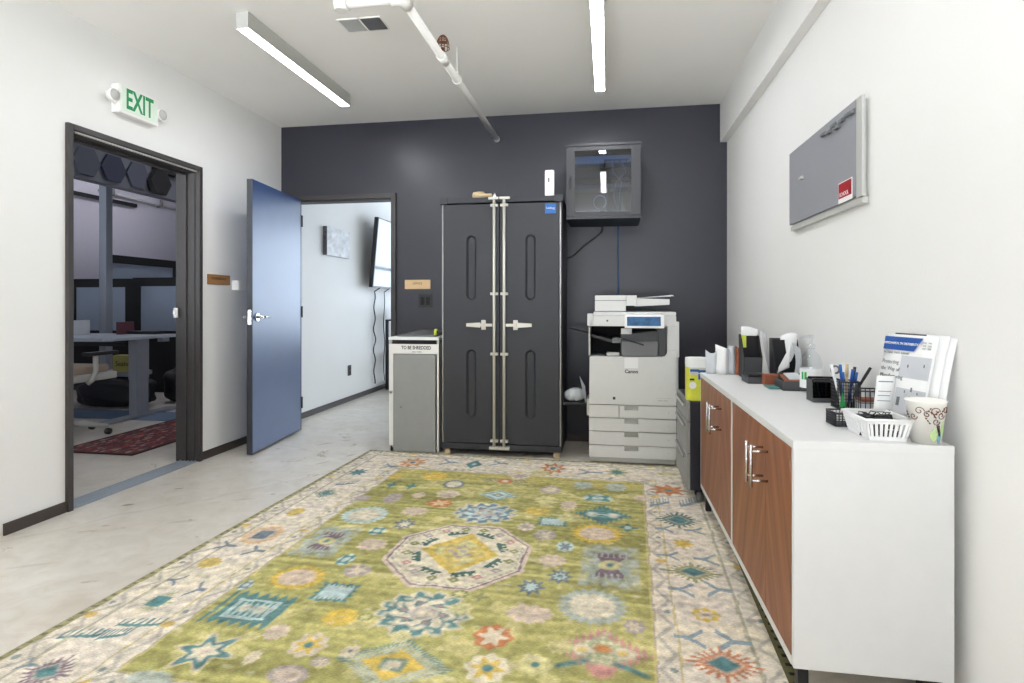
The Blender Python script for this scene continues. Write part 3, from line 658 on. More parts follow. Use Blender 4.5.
MB().box(-.0925, .1255, f+.0585, f+.062, 1.140, 1.144).build('feeder_seam', 'mgrey', ad)
MB().hexa([(.195, f+.08, 1.100), (.425, f+.08, 1.112), (.425, f+.42, 1.112), (.195, f+.42, 1.100), (.195, f+.08, 1.158), (.425, f+.08, 1.150), (.425, f+.42, 1.150), (.195, f+.42, 1.158)], .004).build('feed_tray', 'offwhite', ad)
sn = MB().hexa([(.112, f-.075, .952), (.375, f-.075, .952), (.375, f+.0, .965), (.112, f+.0, .965), (.112, f-.055, 1.04), (.375, f-.055, 1.04), (.375, f+.02, 1.055), (.112, f+.02, 1.055)], .005).build('control_panel', 'white', cp)
MB().hexa([(.128, f-.0765, .968), (.352, f-.0765, .968), (.352, f-.07, .968), (.128, f-.07, .968), (.128, f-.0595, 1.03), (.352, f-.0595, 1.03), (.352, f-.055, 1.03), (.128, f-.055, 1.03)]).build('touch_screen', 'screen', sn)
def paper(name, m, fn, label, cat, group=None, nu=8, nv=6):
    return tag(MB().sheet(fn, nu, nv).build(name, m), label, cat, group)
paper('loose_sheets', 'paper', lambda u, v: (.205+.25*u, f+.09+.22*v, 1.160+.012*u+.010*math.sin(PI*v)*u), 'white sheets slanting in the document feeder on top of the copier', 'paper')
hb = thing('side_pouch', 'black pouch hung on the copier side beside the tall cabinet', 'pouch', (a0-.01, 4.2, .36))
MB().box(-.318, -.148, 4.15, 4.30, .395, .415, .004).box(-.318, -.311, 4.15, 4.30, .415, .44, .002).build('tray', 'black', hb)
MB().box(-.148, -.132, 4.13, 4.34, .33, .445, .004).build('mount_plate', 'lgrey', hb)
bm_ = MB(); bm_.lathe([(.012, 0), (.05, .006), (.066, .03), (.064, .06), (.046, .085), (.03, .092), (.01, .088)], (-.235, 4.22, .417), 26)
for v in bm_.bm.verts:
    k = 1+.22*math.sin(v.co.x*150+v.co.z*90)*math.cos(v.co.y*130)+.14*math.sin(v.co.z*260+v.co.x*200); v.co.x = -.235+(v.co.x+.235)*k; v.co.y = 4.22+(v.co.y-4.22)*k
tag(bm_.build('plastic_bag', 'bag'), 'crumpled clear plastic bag in the black pouch beside the copier', 'bag')
paper('folded_sheet', 'paperg', lambda u, v: (-.158+.006*u-.03*v*(1-u)-.012*v, 4.14+.06*u, .417+.19*v-.08*u*v), 'grey folded sheet standing between the plastic bag and the copier', 'paper')

# ================================================================== filing pedestal and tub
fc = thing('filing_pedestal', 'low black filing pedestal on castors between copier and white sideboard', 'filing cabinet', (.65, 3.6, .012))
g0, g1, h0, h1 = .450, .868, 3.325, 3.83
MB().box(g0, g1, h0, h1, .085, .575, .004).build('body', 'navyblack', fc)
for za, zb in ((.088, .285), (.29, .46), (.465, .572)):
    d = MB().box(g0-.018, g0-.001, h0+.004, h1-.004, za, zb, .004).build('drawer', 'grey', fc)
    MB().box(g0-.034, g0-.017, h0+.06, h1-.06, zb-.035, zb-.018, .004).build('handle', 'chrome', d)
for x in (g0+.05, g1-.05):
    for y in (h0+.045, h1-.05):
        c = MB().lathe([(.012, -.014), (.028, -.012), (.03, 0), (.028, .012), (.012, .014)], (x, y, .0425), 20, 'X').build('castor', 'mgrey', fc)
        MB().box(x-.02, x+.02, y-.012, y+.03, .05, .086, .003).build('fork', 'black', c)
tu = thing('wipes_tub', 'yellow labelled tub of cleaning wipes with pale lid on the filing pedestal', 'tub', (.497, 3.41, .575))
def rrect(cx, cy, w_, d_, r, z, n=6):
    pts = []
    for sx, sy, a in ((1, 1, 0), (-1, 1, PI/2), (-1, -1, PI), (1, -1, 3*PI/2)):
        for k in range(n+1): b_ = a+PI/2*k/n; pts.append((cx+sx*(w_/2-r)+r*math.cos(b_), cy+sy*(d_/2-r)+r*math.sin(b_), z))
    return pts
MB().prism(rrect(.497, 3.41, .122, .11, .025, .576), (0, 0, .185), .004).build('tub_body', 'yellow', tu)
MB().prism(rrect(.497, 3.41, .122, .11, .025, .761), (0, 0, .052), .010).build('lid', 'paper', tu)
lb = MB().box(.450, .545, 3.3530, 3.3548, .722, .758).build('label_sky', 'paperg', tu)
MB().box(.452, .50, 3.3522, 3.353, .738, .752).box(.495, .535, 3.3522, 3.353, .695, .748).build('label_band', 'labelblue', lb)
MB().lathe([(.020, 0), (.020, -.0012)], (.466, 3.3549, .662), 18, 'Y').build('label_spot', 'paper', tu)
MB().box(.45, .475, 3.3535, 3.3548, .69, .70).build('label_mark', 'ink', tu)
MB().box(.528, .545, 3.3535, 3.3548, .60, .655).build('label_bottle', 'teal', tu)
text('wipes', .018, (.515, 3.3518, .73), (1, 0, 0), (0, 0, 1), 'paper', lb)

# ================================================================== sideboard
cr = thing('sideboard', 'white sideboard with walnut doors and bar handles along the white wall', 'sideboard', (.68, 2.455, 0))
q0, q1, r0, r1, zb, zt = .492, .884, 1.665, 3.265, .130, .722
MB().box(q0, q1, r0, r1, zt, .745, .002).build('top_panel', 'laminate', cr)
MB().box(q0+.002, q1, r0+.002, r0+.02, zb, zt, .001).box(q0+.002, q1, r1-.02, r1-.002, zb, zt, .001).box(q0, q1, 2.443, 2.467, zb+.018, zt).box(q0, q1, r0+.02, r1-.02, zb, zb+.022, .001).box(q1-.008, q1, r0+.02, r1-.02, zb+.018, zt).build('carcass', 'laminate', cr)
for c_, ya, yb in ((1.945, 1.688, 2.441), (2.70, 2.469, 3.242)):
    for k, (a_, b_) in enumerate(((ya, c_-.0012), (c_+.0012, yb))):
        d = MB().box(q0+.001, q0+.02, a_-c_, b_-c_, zb+.024, zt-.002)
        d.bm.transform(Matrix.Translation((-.68, 0, 0)))
        d = d.build('door', 'walnut', cr, local=True, loc=(0, c_-2.455, 0))
        hy = c_ + (-.030 if k == 0 else .030)
        MB().tube([(q0-.05, hy, .540), (q0-.05, hy, .672)], .005, 12).tube([(q0, hy, .560), (q0-.05, hy, .560)], .004, 10).tube([(q0, hy, .652), (q0-.05, hy, .652)], .004, 10).build('bar_handle', 'chrome', d)
for x, y in ((q0+.035, r0+.045), (q1-.05, r0+.045), (q0+.035, r1-.045), (q1-.05, r1-.045)):
    MB().box(x-.014, x+.014, y-.014, y+.014, (.0148 if x < .6 else .0), zb, .002).build('leg', 'black', cr)
MB().box(q0-.0005, q0+.001, r0+.028, r0+.032, .66, .69).build('lock_plate', 'chrome', cr)

# ================================================================== things on the sideboard
T = .7455
# far end: envelopes and thin catalogues standing in a row
far = [(.515, .575, .125, .02, 'paperg', 'crumpled grey plastic mailer standing at the far end of the sideboard'),
       (.565, .635, .155, .035, 'paper', 'white folded envelope standing second from the far front corner of the sideboard'),
       (.625, .665, .150, .01, 'paperg', 'thin grey catalogue standing between white envelope and brown-spined catalogue'),
       (.66, .69, .150, .01, 'rust', 'brown-covered catalogue standing next to the tall black file sorter'),
       (.69, .735, .180, .012, 'paper', 'tall white folder standing behind the brown-covered catalogue')]
for i, (xa, xb, hh, cv, m, lab) in enumerate(far):
    y = 3.235-.012*i
    tag(MB().sheet(lambda u, v: (xa+(xb-xa)*u, y-cv*math.sin(PI*u)-.03*(1-v)*.5+.012*math.sin(5*u+i)*v, T+hh*v*(1-.18*u*(i % 2))-.018*math.sin(PI*u)*v*(i == 0)), 8, 6, .004).build(('plastic_mailer', 'envelope', 'catalogue', 'catalogue', 'folder')[i], m), lab, ('mailer', 'envelope', 'catalogue', 'catalogue', 'folder')[i], 'papers standing at the far end of the sideboard')

def sorter(label, x, y, w_, d_, h_, hb_):
    t = thing('file_sorter', label, 'file sorter', (x, y, T))
    MB().box(x, x+w_, y-d_, y, T, T+.006, .001).build('base', 'black', t)
    MB().hexa([(x, y-.012, T+.006), (x+w_, y-.012, T+.006), (x+w_, y-.008, T+.006), (x, y-.008, T+.006), (x, y+.0, T+h_), (x+w_, y+.0, T+h_), (x+w_, y+.004, T+h_), (x, y+.004, T+h_)]).build('back_panel', 'black', t)
    MB().hexa([(x, y-d_*.55, T+.006), (x+w_, y-d_*.55, T+.006), (x+w_, y-d_*.55+.004, T+.006), (x, y-d_*.55+.004, T+.006), (x, y-d_*.45, T+h_*.97), (x+w_, y-d_*.45, T+h_*.97), (x+w_, y-d_*.45+.004, T+h_*.97), (x, y-d_*.45+.004, T+h_*.97)]).build('divider', 'blackmat', t)
    MB().hexa([(x, y-d_, T+.006), (x+w_, y-d_, T+.006), (x+w_, y-d_+.004, T+.006), (x, y-d_+.004, T+.006), (x, y-d_-.012, T+hb_), (x+w_, y-d_-.012, T+hb_), (x+w_, y-d_-.008, T+hb_), (x, y-d_-.008, T+hb_)]).build('front_pocket', 'dgrey', t)
    for xx in (x, x+w_-.004): MB().prism([(xx, y-d_, T+.006), (xx, y-.008, T+.006), (xx, y+.002, T+h_), (xx, y-d_*.45, T+h_*.97), (xx, y-d_-.012, T+hb_)], (.004, 0, 0)).build('side_panel', 'black', t)
    return t
s1 = sorter('black file sorter with yellow-green note at the far end of the sideboard', .665, 3.14, .088, .10, .215, .105)
MB().box(.667, .690, 3.088, 3.0895, T+.150, T+.212).build('sticky_note', 'lime', s1)
s2 = sorter('wide black file sorter stuffed with curling white papers behind the card trays', .772, 2.98, .115, .10, .205, .05)
g = 'loose papers in the black file sorters'
paper('paper_sheet', 'paper', lambda u, v: (.672+.085*u, 3.115+.010*v, T+.02+.235*v-.012*u+.004*math.sin(4*u)), 'white sheets rising highest from the sorter with the yellow-green note', 'paper', g)
paper('paper_sheet', 'paper', lambda u, v: (.758+.030*u-.020*v+.03*(1-v)**2, 3.02-.03*v*(1-v)+.03*u-.02*v, T+.005+.235*v-.012*u*v), 'white sheet bending down between the two black sorters', 'paper', g)
paper('paper_sheet', 'paper', lambda u, v: (.815+.066*u, 2.955-.02*math.sin(PI*u)-.035*v*u, T+.05+.165*v+.020*math.sin(PI*u*.8)*v), 'broad white sheet arching over the top of the wide black sorter', 'paper', g)
paper('paper_sheet', 'paper', lambda u, v: (.780+.050*u, 2.866-.010*v, T+.05+.075*v+.05*u*(.5+v*.5)-.05*v*(1-u)), 'small white triangle of paper folded across the wide black sorter', 'paper', g)
paper('paper_sheet', 'paperg', lambda u, v: (.838+.018*math.sin(PI*v)+.04*u*(.4+.6*v), 2.858+.012*u, T+.008+.185*v-.03*u*v), 'curled grey sheet hanging over the front of the wide black sorter', 'paper', g)

def tray(label, x0, x1, y0, y1, h_, ang=0.):
    t = thing('card_tray', label, 'tray', ((x0+x1)/2, (y0+y1)/2, T), ang, 'black trays on the sideboard')
    x0, x1, y0, y1 = -(x1-x0)/2, (x1-x0)/2, -(y1-y0)/2, (y1-y0)/2
    MB().box(x0, x1, y0, y1, 0, .004).build('base', 'black', t, local=True)
    MB().box(x0, x1, y0, y0+.004, .004, h_).box(x0, x1, y1-.004, y1, .004, h_).box(x0, x0+.004, y0+.004, y1-.004, .004, h_).box(x1-.004, x1, y0+.004, y1-.004, .004, h_).build('rim', 'dgrey', t, local=True)
    return t
tray('low black tray under the sorter with the yellow-green note', .640, .735, 2.83, 2.96, .028)
tray('deeper black tray of brown and white cards by the hand sanitizer bottle', .735, .838, 2.62, 2.75, .040)
tag(MB().box(.645, .730, 2.845, 2.93, T+.030, T+.042, .004).build('phone_case', 'black'), 'flat black case lying across the low black tray', 'case')
tag(MB().box(.700, .758, 2.775, 2.83, T, T+.05, .004).build('card_box', 'rust'), 'small brown card box between the two black trays', 'box')
tag(MB().hexa([(.745, 2.63, T+.036), (.815, 2.63, T+.036), (.825, 2.74, T+.05), (.755, 2.74, T+.05), (.745, 2.63, T+.042), (.815, 2.63, T+.042), (.825, 2.74, T+.058), (.755, 2.74, T+.058)]).build('card_pack', 'rust'), 'stack of brown cards tilted in the deeper black tray', 'cards')
tag(MB().hexa([(.765, 2.64, T+.045), (.83, 2.66, T+.045), (.82, 2.73, T+.062), (.76, 2.71, T+.062), (.765, 2.64, T+.048), (.83, 2.66, T+.048), (.82, 2.73, T+.066), (.76, 2.71, T+.066)]).build('flyer', 'paperg'), 'pale printed flyer lying on the brown cards', 'flyer')
tag(MB().box(.690, .733, 2.66, 2.755, T, T+.008, .002).build('teal_notebook', 'teal'), 'thin teal notebook sticking out between the black trays', 'notebook')

sx_, sy_ = .838, 2.60
hs = thing('sanitizer_bottle', 'clear pump bottle of hand sanitizer with a green mark against the white wall', 'bottle', (sx_, sy_, T))
MB().lathe([(.036, 0), (.042, .005), (.042, .125), (.036, .15), (.016, .172), (.013, .185)], (sx_, sy_, T), 32).build('bottle', 'clear', hs)
MB().lathe([(.0424, .02), (.0424, .10)], (sx_, sy_, T), 32, cap=(False, False)).build('label', 'paper', hs)
lbm = MB()
for k in range(2):
    a_ = PI+.35+.32*k; lbm.sheet(lambda u, v: (sx_+.0432*math.cos(a_+.22*u), sy_+.0432*math.sin(a_+.22*u), T+.055+.032*v), 3, 2, .0006)
lbm.build('green_mark', 'green', hs)
MB().lathe([(.016, .18), (.016, .20), (.007, .202), (.007, .225), (.012, .225), (.012, .24)], (sx_, sy_, T), 20).tube([(sx_, sy_, T+.233), (sx_-.035, sy_-.015, T+.233), (sx_-.048, sy_-.02, T+.226)], .005, 8).build('pump', 'clear', hs)

ho = thing('card_holder', 'small black smoked plastic card holder beside the hand sanitizer bottle', 'card holder', (.81, 2.36, T))
o_ = MB().box(.757, .866, 2.33, 2.335, T, T+.075, .001).box(.757, .762, 2.335, 2.40, T, T+.085, .001).box(.861, .866, 2.335, 2.40, T, T+.085, .001).box(.762, .861, 2.395, 2.40, T, T+.09, .001).box(.762, .861, 2.335, 2.395, T, T+.008)
o_.build('shell', 'smoke', ho)
MB().box(.768, .855, 2.345, 2.36, T+.008, T+.078, .002).box(.768, .855, 2.364, 2.38, T+.008, T+.084, .002).build('cards', 'black', ho)
MB().box(.757, .866, 2.322, 2.33, T, T+.016, .002).build('front_lip', 'dgrey', ho)

# wire pen organiser
po = thing('pen_organizer', 'black wire-mesh pen organizer with three compartments beside white slotted basket', 'organizer', (.80, 2.1, T))
def meshbox(mb, x0, x1, y0, y1, z0, z1, n=8, nz=4, r=.0012, rim=.0028):
    for za, rr in ((z0+rim, rim*.8), (z1, rim)):
        mb.tube([(x0, y0, za), (x1, y0, za)], rr, 6).tube([(x1, y0, za), (x1, y1, za)], rr, 6).tube([(x1, y1, za), (x0, y1, za)], rr, 6).tube([(x0, y1, za), (x0, y0, za)], rr, 6)
    for k in range(n+1):
        x = x0+(x1-x0)*k/n; y = y0+(y1-y0)*k/n
        for yy in (y0, y1): mb.tube([(x, yy, z0), (x, yy, z1)], r, 4)
        for xx in (x0, x1): mb.tube([(xx, y, z0), (xx, y, z1)], r, 4)
    for k in range(1, nz):
        z = z0+(z1-z0)*k/nz
        mb.tube([(x0, y0, z), (x1, y0, z)], r, 4).tube([(x0, y1, z), (x1, y1, z)], r, 4).tube([(x0, y0, z), (x0, y1, z)], r, 4).tube([(x1, y0, z), (x1, y1, z)], r, 4)
    mb.box(x0, x1, y0, y1, z0, z0+.002)
    return mb
meshbox(MB(), .795, .865, 2.185, 2.255, T, T+.095, 9, 8).build('pen_cup', 'meshm', po)
meshbox(MB(), .828, .902, 2.09, 2.165, T, T+.078, 5, 2, .0016).build('note_compartment', 'meshm', po)
meshbox(MB(), .672, .785, 1.872, 1.945, T, T+.040, 12, 5).build('front_tray', 'meshm', po)
cg = 'pens standing in the wire-mesh cup'
pen_specs = [(-.022, -.02, -.035, 0, .150, 'white', 'white pen leaning furthest out towards the far end of the cup'),
             (-.012, .012, -.02, .01, .150, 'mgrey', 'grey-handled scissors-like tool standing at the back of the pen cup'),
             (.0, .018, -.012, .0, .148, 'blue', 'blue pen standing upright in the middle of the pen cup'),
             (.010, .012, .004, .01, .150, 'tan', 'tan pencil standing in the pen cup next to the blue pen'),
             (.016, .0, .018, .0, .142, 'black', 'black capped marker standing in the pen cup'),
             (.006, -.016, .012, -.006, .135, 'labelblue', 'dark blue pen with clip near the front of the pen cup'),
             (-.006, -.022, -.012, -.004, .125, 'paperg', 'pale grey pen at the front of the pen cup'),
             (.010, -.018, .022, -.004, .125, 'paper', 'white pen leaning over the note compartment'),
             (.0, -.006, .075, -.012, .142, 'black', 'long black pen leaning far over the note compartment')]
for i, (dx, dy, lx, ly, L, m, lab) in enumerate(pen_specs):
    bx, by = .830+dx*.8, 2.220+dy*.8
    d = Vector((lx, ly, L)); tip = Vector((bx, by, T+.004)); n_ = d.normalized()
    t = thing('scissors' if i == 1 else 'pen' if i != 3 else 'pencil', lab, 'scissors' if i == 1 else 'pen' if i != 3 else 'pencil', tip, 0, cg)
    if i == 1:
        t['label'] = 'grey-handled scissors standing at the back of the pen cup'
        MB().tube([tip, tip+d*.6], [.002, .006], 8).build('blade', 'chrome', t)
        MB().lathe([(.010, -.004), (.016, -.004), (.016, .004), (.010, .004), (.010, -.004)], tip+d*.86, 18, 'Y', (False, False)).build('handle', 'mgrey', t)
    else:
        MB().tube([tip, tip+n_*.012, tip+n_*.014, tip+d*.72, tip+d*.98, tip+d], [.001, .003, .0042, .0046, .0046, .003], 10).build('barrel', m, t)
        MB().tube([tip+d*.70, tip+d*1.0], [.0051, .0050], 10).build('cap', m if i not in (6, 7) else 'labelblue', t)
tag(MB().prism([(.797, 2.182, T+.010), (.818, 2.182, T+.010), (.806, 2.182, T+.062)], (0, .0015, 0)).build('green_tag', 'green'), 'small green printed tag on the front of the wire pen cup', 'tag')
tag(MB().box(.835, .896, 2.10, 2.155, T+.004, T+.040, .002).build('note_block', 'paperg'), 'grey block of notes in the wide wire compartment', 'notes')
tag(MB().box(.835, .896, 2.10, 2.155, T+.0405, T+.050, .002).build('note_pad', 'rust'), 'thin brown pad lying on the grey block of notes', 'notes')

# white slotted basket
wbk = thing('slotted_basket', 'white plastic basket with slotted sides beside the patterned paper cup', 'basket', (.735, 1.77, T))
bx0, bx1, by0, by1, bh, fl = .692, .784, 1.695, 1.83, .058, .013
def bpt(u, v, z): # flaring rectangle
    k = fl*z/bh; return (bx0-k+(bx1-bx0+2*k)*u, by0-k+(by1-by0+2*k)*v, T+z)
bk_ = MB()
def slat(c0, c1, side):
    for (za, zb, s0, s1) in ((0, .012, 0, 1), (.047, bh, 0, 1)):
        def q(u, z): return {'f': bpt(u, 0, z), 'b': bpt(u, 1, z), 'l': bpt(0, u, z), 'r': bpt(1, u, z)}[side]
        n3 = {'f': (0, .0025, 0), 'b': (0, -.0025, 0), 'l': (.0025, 0, 0), 'r': (-.0025, 0, 0)}[side]
        bk_.prism([q(s0, za), q(s1, za), q(s1, zb), q(s0, zb)], n3)
    N = 9
    for k in range(N+1):
        u = k/N; w2 = .032 if 0 < k < N else .06
        ua, ub = max(0, u-w2), min(1, u+w2)
        bk_.prism([q(ua, .011), q(ub, .011), q(ub, .048), q(ua, .048)], n3)
for sd in 'fblr': slat(0, 0, sd)
bk_.box(bx0, bx1, by0, by1, T, T+.003)
rimp = [bpt(0, 0, bh), bpt(1, 0, bh), bpt(1, 1, bh), bpt(0, 1, bh), bpt(0, 0, bh)]
for a_, b_ in zip(rimp, rimp[1:]): bk_.tube([a_, b_], .0035, 8)
bk_.build('basket', 'white', wbk)
for i, (x, y, z, a_) in enumerate(((.71, 1.74, .020, .3), (.735, 1.76, .022, 1.2), (.76, 1.73, .020, -.5), (.72, 1.80, .024, 2.), (.755, 1.79, .024, .8), (.722, 1.765, .052, .9), (.752, 1.755, .050, -.8), (.735, 1.795, .052, 1.9), (.768, 1.785, .054, .2), (.712, 1.79, .050, 2.6), (.745, 1.725, .046, .1))):
    t = thing('binder_clip', 'black binder clip lying among others in the white slotted basket', 'clip', (x, y, T+z-.016), a_, 'binder clips in the white basket')
    MB().prism([(-.020, -.012, 0), (.020, -.012, 0), (.020, .012, 0), (.020, .004, .018), (.020, -.004, .018)][1:] , (-.04, 0, 0), .001).build('body', 'black', t, local=True)
    MB().tube([(.008, -.004, .018), (.010, -.012, .025), (-.010, -.012, .025), (-.008, -.004, .018)], .0013, 6).tube([(.008, .004, .018), (.010, .016, .022), (-.010, .016, .022), (-.008, .004, .018)], .0013, 6).build('wire_handle', 'meshm', t, local=True)
tag(MB().box(.80, .835, 1.775, 1.85, T, T+.035, .006).build('tan_case', 'tan'), 'small tan case tucked behind the white basket next to the paper cup', 'case')

# flyer card leaning in the basket, brochures against the wall
fcards = thing('printed_card', 'narrow white printed card leaning up from the white slotted basket', 'card', (.80, 1.86, T))
def card(u, v): return Vector((.768+.048*u+.016*v, 1.864-.006*u+.004*v, T+.001+.155*v))
MB().sheet(card, 3, 6, .0006).build('sheet', 'paper', fcards)
for k, (va, hh, ua, ub) in enumerate(((.88, .02, .12, .9), (.70, .012, .15, .85), (.62, .012, .15, .8), (.52, .012, .15, .85), (.34, .02, .12, .88), (.24, .01, .15, .8), (.14, .06, .25, .45))):
    a_, b_, c_, d_ = card(ua, va), card(ub, va), card(ub, va+hh), card(ua, va+hh)
    n_ = (b_-a_).cross(d_-a_).normalized()
    MB().prism([p+n_*.0012 for p in (a_, b_, c_, d_)], n_*-.0004).build('printed_line', 'inkgrey', fcards)

def brochure(label, o0, ax, up, w_, h_, detail):
    t = thing('brochure', label, 'brochure', o0, 0, 'brochures leaning on the white wall')
    o0, ax, up = Vector(o0), Vector(ax).normalized(), Vector(up).normalized()
    n_ = ax.cross(up).normalized()
    P_ = lambda u, v, e=0: o0+ax*(w_*u)+up*(h_*v)+n_*e
    def quad(mb, pts, e=.0006): mb.prism([P_(u, v, e) for u, v in pts], n_*-.0005)
    MB().sheet(lambda u, v: P_(u, v)+n_*(.006*math.sin(PI*v)), 4, 8, .0015).build('cover', 'paper', t)
    if detail:
        e = .0085
        b_ = MB(); quad(b_, [(0.0, .83), (.62, .83), (.76, .97), (0.0, .97)], e); bb_ = b_.build('blue_banner', 'labelblue', t)
        text('COMMONWEALTH DISTRIBUTION', .0105, P_(.35, .90, e+.0007), ax, up, 'paper', bb_)
        g_ = MB(); quad(g_, [(.40, .12), (.97, .12), (.97, .78), (.40, .78)], e-.0012)
        pic = g_.build('cover_picture', 'paperg', t)
        for k, s_ in enumerate(('Protecting', 'the Way of', 'Manufacturing')):
            text(s_, .0165, P_(.03, .70-.075*k, e+.0003), ax, up, 'inkgrey', t, align='LEFT')
        text('MATERIALS  PARTS  SUPPORT', .008, P_(.02, .80, e), ax, up, 'inkgrey', t, align='LEFT')
        for (u, v, s_) in ((.56, .66, .02), (.86, .68, .02), (.58, .40, .018), (.82, .40, .018), (.70, .30, .05), (.48, .26, .06), (.70, .42, .03)):
            d_ = MB(); quad(d_, [(u-s_/2, v), (u+s_/2, v), (u+s_/2, v+s_*1.5), (u-s_/2, v+s_*1.5)], e); d_.build('picture_detail', 'mgrey', pic)
        d_ = MB()
        for u in (.80, .90):
            for v in (.86, .89, .92): quad(d_, [(u-.03, v), (u+.03, v), (u+.03, v+.015), (u-.03, v+.015)], e)
        d_.build('small_print', 'lgrey', t)
    else:
        d_ = MB(); quad(d_, [(0.0, .985), (.6, .985), (.6, 1.0), (.0, 1.0)], .003); d_.build('dark_heading', 'dgrey', t)
    return t
brochure('front brochure with a blue banner leaning on the wall behind the paper cup', (.803, 1.940, T), (.05, -.225, 0), (.17, .02, 1), .200, .281, True)
brochure('middle brochure peeking out behind the blue-bannered one', (.820, 1.930, T), (.05, -.225, 0), (.17, .02, 1), .205, .284, False)
brochure('rear brochure nearest the wall, showing past the edges of the other two', (.838, 1.914, T), (.045, -.225, 0), (.155, .02, 1), .205, .279, False)

# patterned paper cup
cu = thing('paper_cup', 'white paper cup with brown swirls and green-blue leaves at the near end of the sideboard', 'cup', (.833, 1.700, T))
H = .112; r_b, r_t = .033, .046
cm = MB().lathe([(r_b-.002, .004), (r_b, 0), (r_t, H-.003), (r_t+.002, H-.002), (r_t+.002, H+.001), (r_t-.001, H+.001), (r_b-.002, .006)], (.833, 1.700, T), 40, cap=(True, False))
cm.build('wall', mat('cup_paper', (250, 249, 244), .6), cu)
def on(a_, z, e=.0011): r = r_b+(r_t-r_b)*z/H+e; return (.833+r*math.cos(a_), 1.700+r*math.sin(a_), T+z)
swirl = MB()
for (ac, zc, R, s_) in ((-1.55, .088, .012, 1), (-1.15, .078, .011, -1), (-1.95, .080, .010, 1), (-1.45, .062, .010, -1), (-2.35, .088, .011, 1), (-.8, .09, .011, 1), (-2.7, .072, .01, -1)):
    pts = []
    for k in range(22):
        th = k*.36*s_; rr = R*(1-k/26); pts.append(on(ac+rr*math.cos(th)/.042, zc+rr*math.sin(th)))
    swirl.tube(pts, .0010, 4)
    for q in range(3): swirl.tube([on(ac+(.014+.004*q)/.042*s_, zc-.006+.006*q), on(ac+(.017+.004*q)/.042*s_, zc-.003+.006*q)], .0016, 5)
swirl.build('swirl_print', 'copper', cu)
def patch(a_, z, w_, h_, m, nm):
    mb = MB(); mb.sheet(lambda u, v: on(a_+(u-.5)*w_/.037*math.sin(PI*min(max(v, .12), .88)), z+h_*v, .0006), 6, 8, -.0004); mb.build(nm, m, cu)
M['leafgreen'] = mat('print_leaf_green', (186, 208, 150), .6); M['leafblue'] = mat('print_leaf_blue', (120, 160, 182), .6)
patch(-1.50, .008, .022, .034, 'leafgreen', 'green_leaf'); patch(-.86, .012, .018, .05, 'leafgreen', 'green_leaf'); patch(-1.10, .004, .02, .03, 'leafblue', 'blue_leaf')
st_ = MB()
for k in range(2): st_.tube([on(-1.38+.12*k, .052), on(-1.30+.10*k, .04), on(-1.15+.06*k, .024)], .0016, 5)
st_.build('stem_print', 'ink', cu)

# ================================================================== hall seen through the far door
pc = thing('canvas_picture', 'grey and white canvas picture on the white wall seen through the far doorway', 'picture', (-2.95, 5.95, 1.63))
MB().box(-2.95, -2.905, 5.68, 6.22, 1.635, 1.94, .003).build('canvas', 'paperg', pc)
am = mat('canvas_print', (236, 238, 242), .8, var=.28, vscale=9, stretch=(1, 1, 1.6))
MB().box(-2.905, -2.9035, 5.682, 6.218, 1.637, 1.938).build('print', am, pc)
MB().box(-2.948, -2.907, 5.678, 5.6805, 1.637, 1.938).build('side_print', mat('canvas_side', (110, 110, 118), .8, var=.5, vscale=30), pc)
tv = thing('wall_television', 'large black television tilted forward on the white wall seen through the far doorway', 'television', (-2.95, 7.4, 1.75))
MB().hexa([(-2.865, 6.66, 1.33), (-2.815, 6.66, 1.325), (-2.815, 8.05, 1.325), (-2.865, 8.05, 1.33), (-2.79, 6.66, 2.18), (-2.74, 6.66, 2.175), (-2.74, 8.05, 2.175), (-2.79, 8.05, 2.18)], .004).build('case', 'black', tv)
MB().hexa([(-2.8155, 6.675, 1.345), (-2.8115, 6.675, 1.345), (-2.8115, 8.035, 1.345), (-2.8155, 8.035, 1.345), (-2.7430, 6.675, 2.16), (-2.739, 6.675, 2.16), (-2.739, 8.035, 2.16), (-2.743, 8.035, 2.16)]).build('screen', 'tv', tv)
MB().box(-2.95, -2.83, 7.2, 7.5, 1.55, 1.9, .01).build('wall_bracket', 'blackmat', tv)
MB().tube([(-2.84, 6.98, 1.335)]+[(-2.925, 6.98+.028*math.sin(k*.62)*(1-.3*math.sin(k*.2)), 1.28-1.17*k/44) for k in range(45)], .008, 8).build('power_cord', 'black', tv)
MB().tube([(-2.84, 7.3, 1.335)]+[(-2.925, 7.3+.02*math.sin(k*.45), 1.28-1.17*k/30) for k in range(31)], .006, 8).build('signal_cord', 'black', tv)
ol = thing('wall_outlet', 'black wall outlet low on the white wall seen through the far doorway', 'outlet', (-2.95, 6.3, .3))
MB().box(-2.95, -2.943, 6.265, 6.345, .295, .415, .002).build('plate', 'black', ol)
for z in (.33, .38): MB().box(-2.943, -2.941, 6.29, 6.32, z-.012, z+.012, .001).build('socket', 'blackmat', ol)
ct = thing('media_cart', 'black metal media cart standing under the television beyond the far doorway', 'cart', (-2.55, 7.5, 0))
for x in (-2.86, -2.25):
    for y in (7.25, 7.75): MB().box(x-.02, x+.02, y-.02, y+.02, .0, .92, .003).build('leg', 'black', ct)
for z in (.12, .5, .90): MB().box(-2.88, -2.23, 7.23, 7.77, z, z+.02, .003).build('shelf', 'black', ct)
tag(MB().box(-2.80, -2.45, 7.35, 7.65, .921, 1.09, .01).build('media_player', 'black'), 'black box-shaped media player on top of the media cart', 'player')

# ================================================================== office seen through the side door
M['maroon'] = mat('book_maroon', (88, 48, 58), .6); M['hexd'] = mat('acoustic_felt_dark', (52, 57, 72), .9, bump=.3)
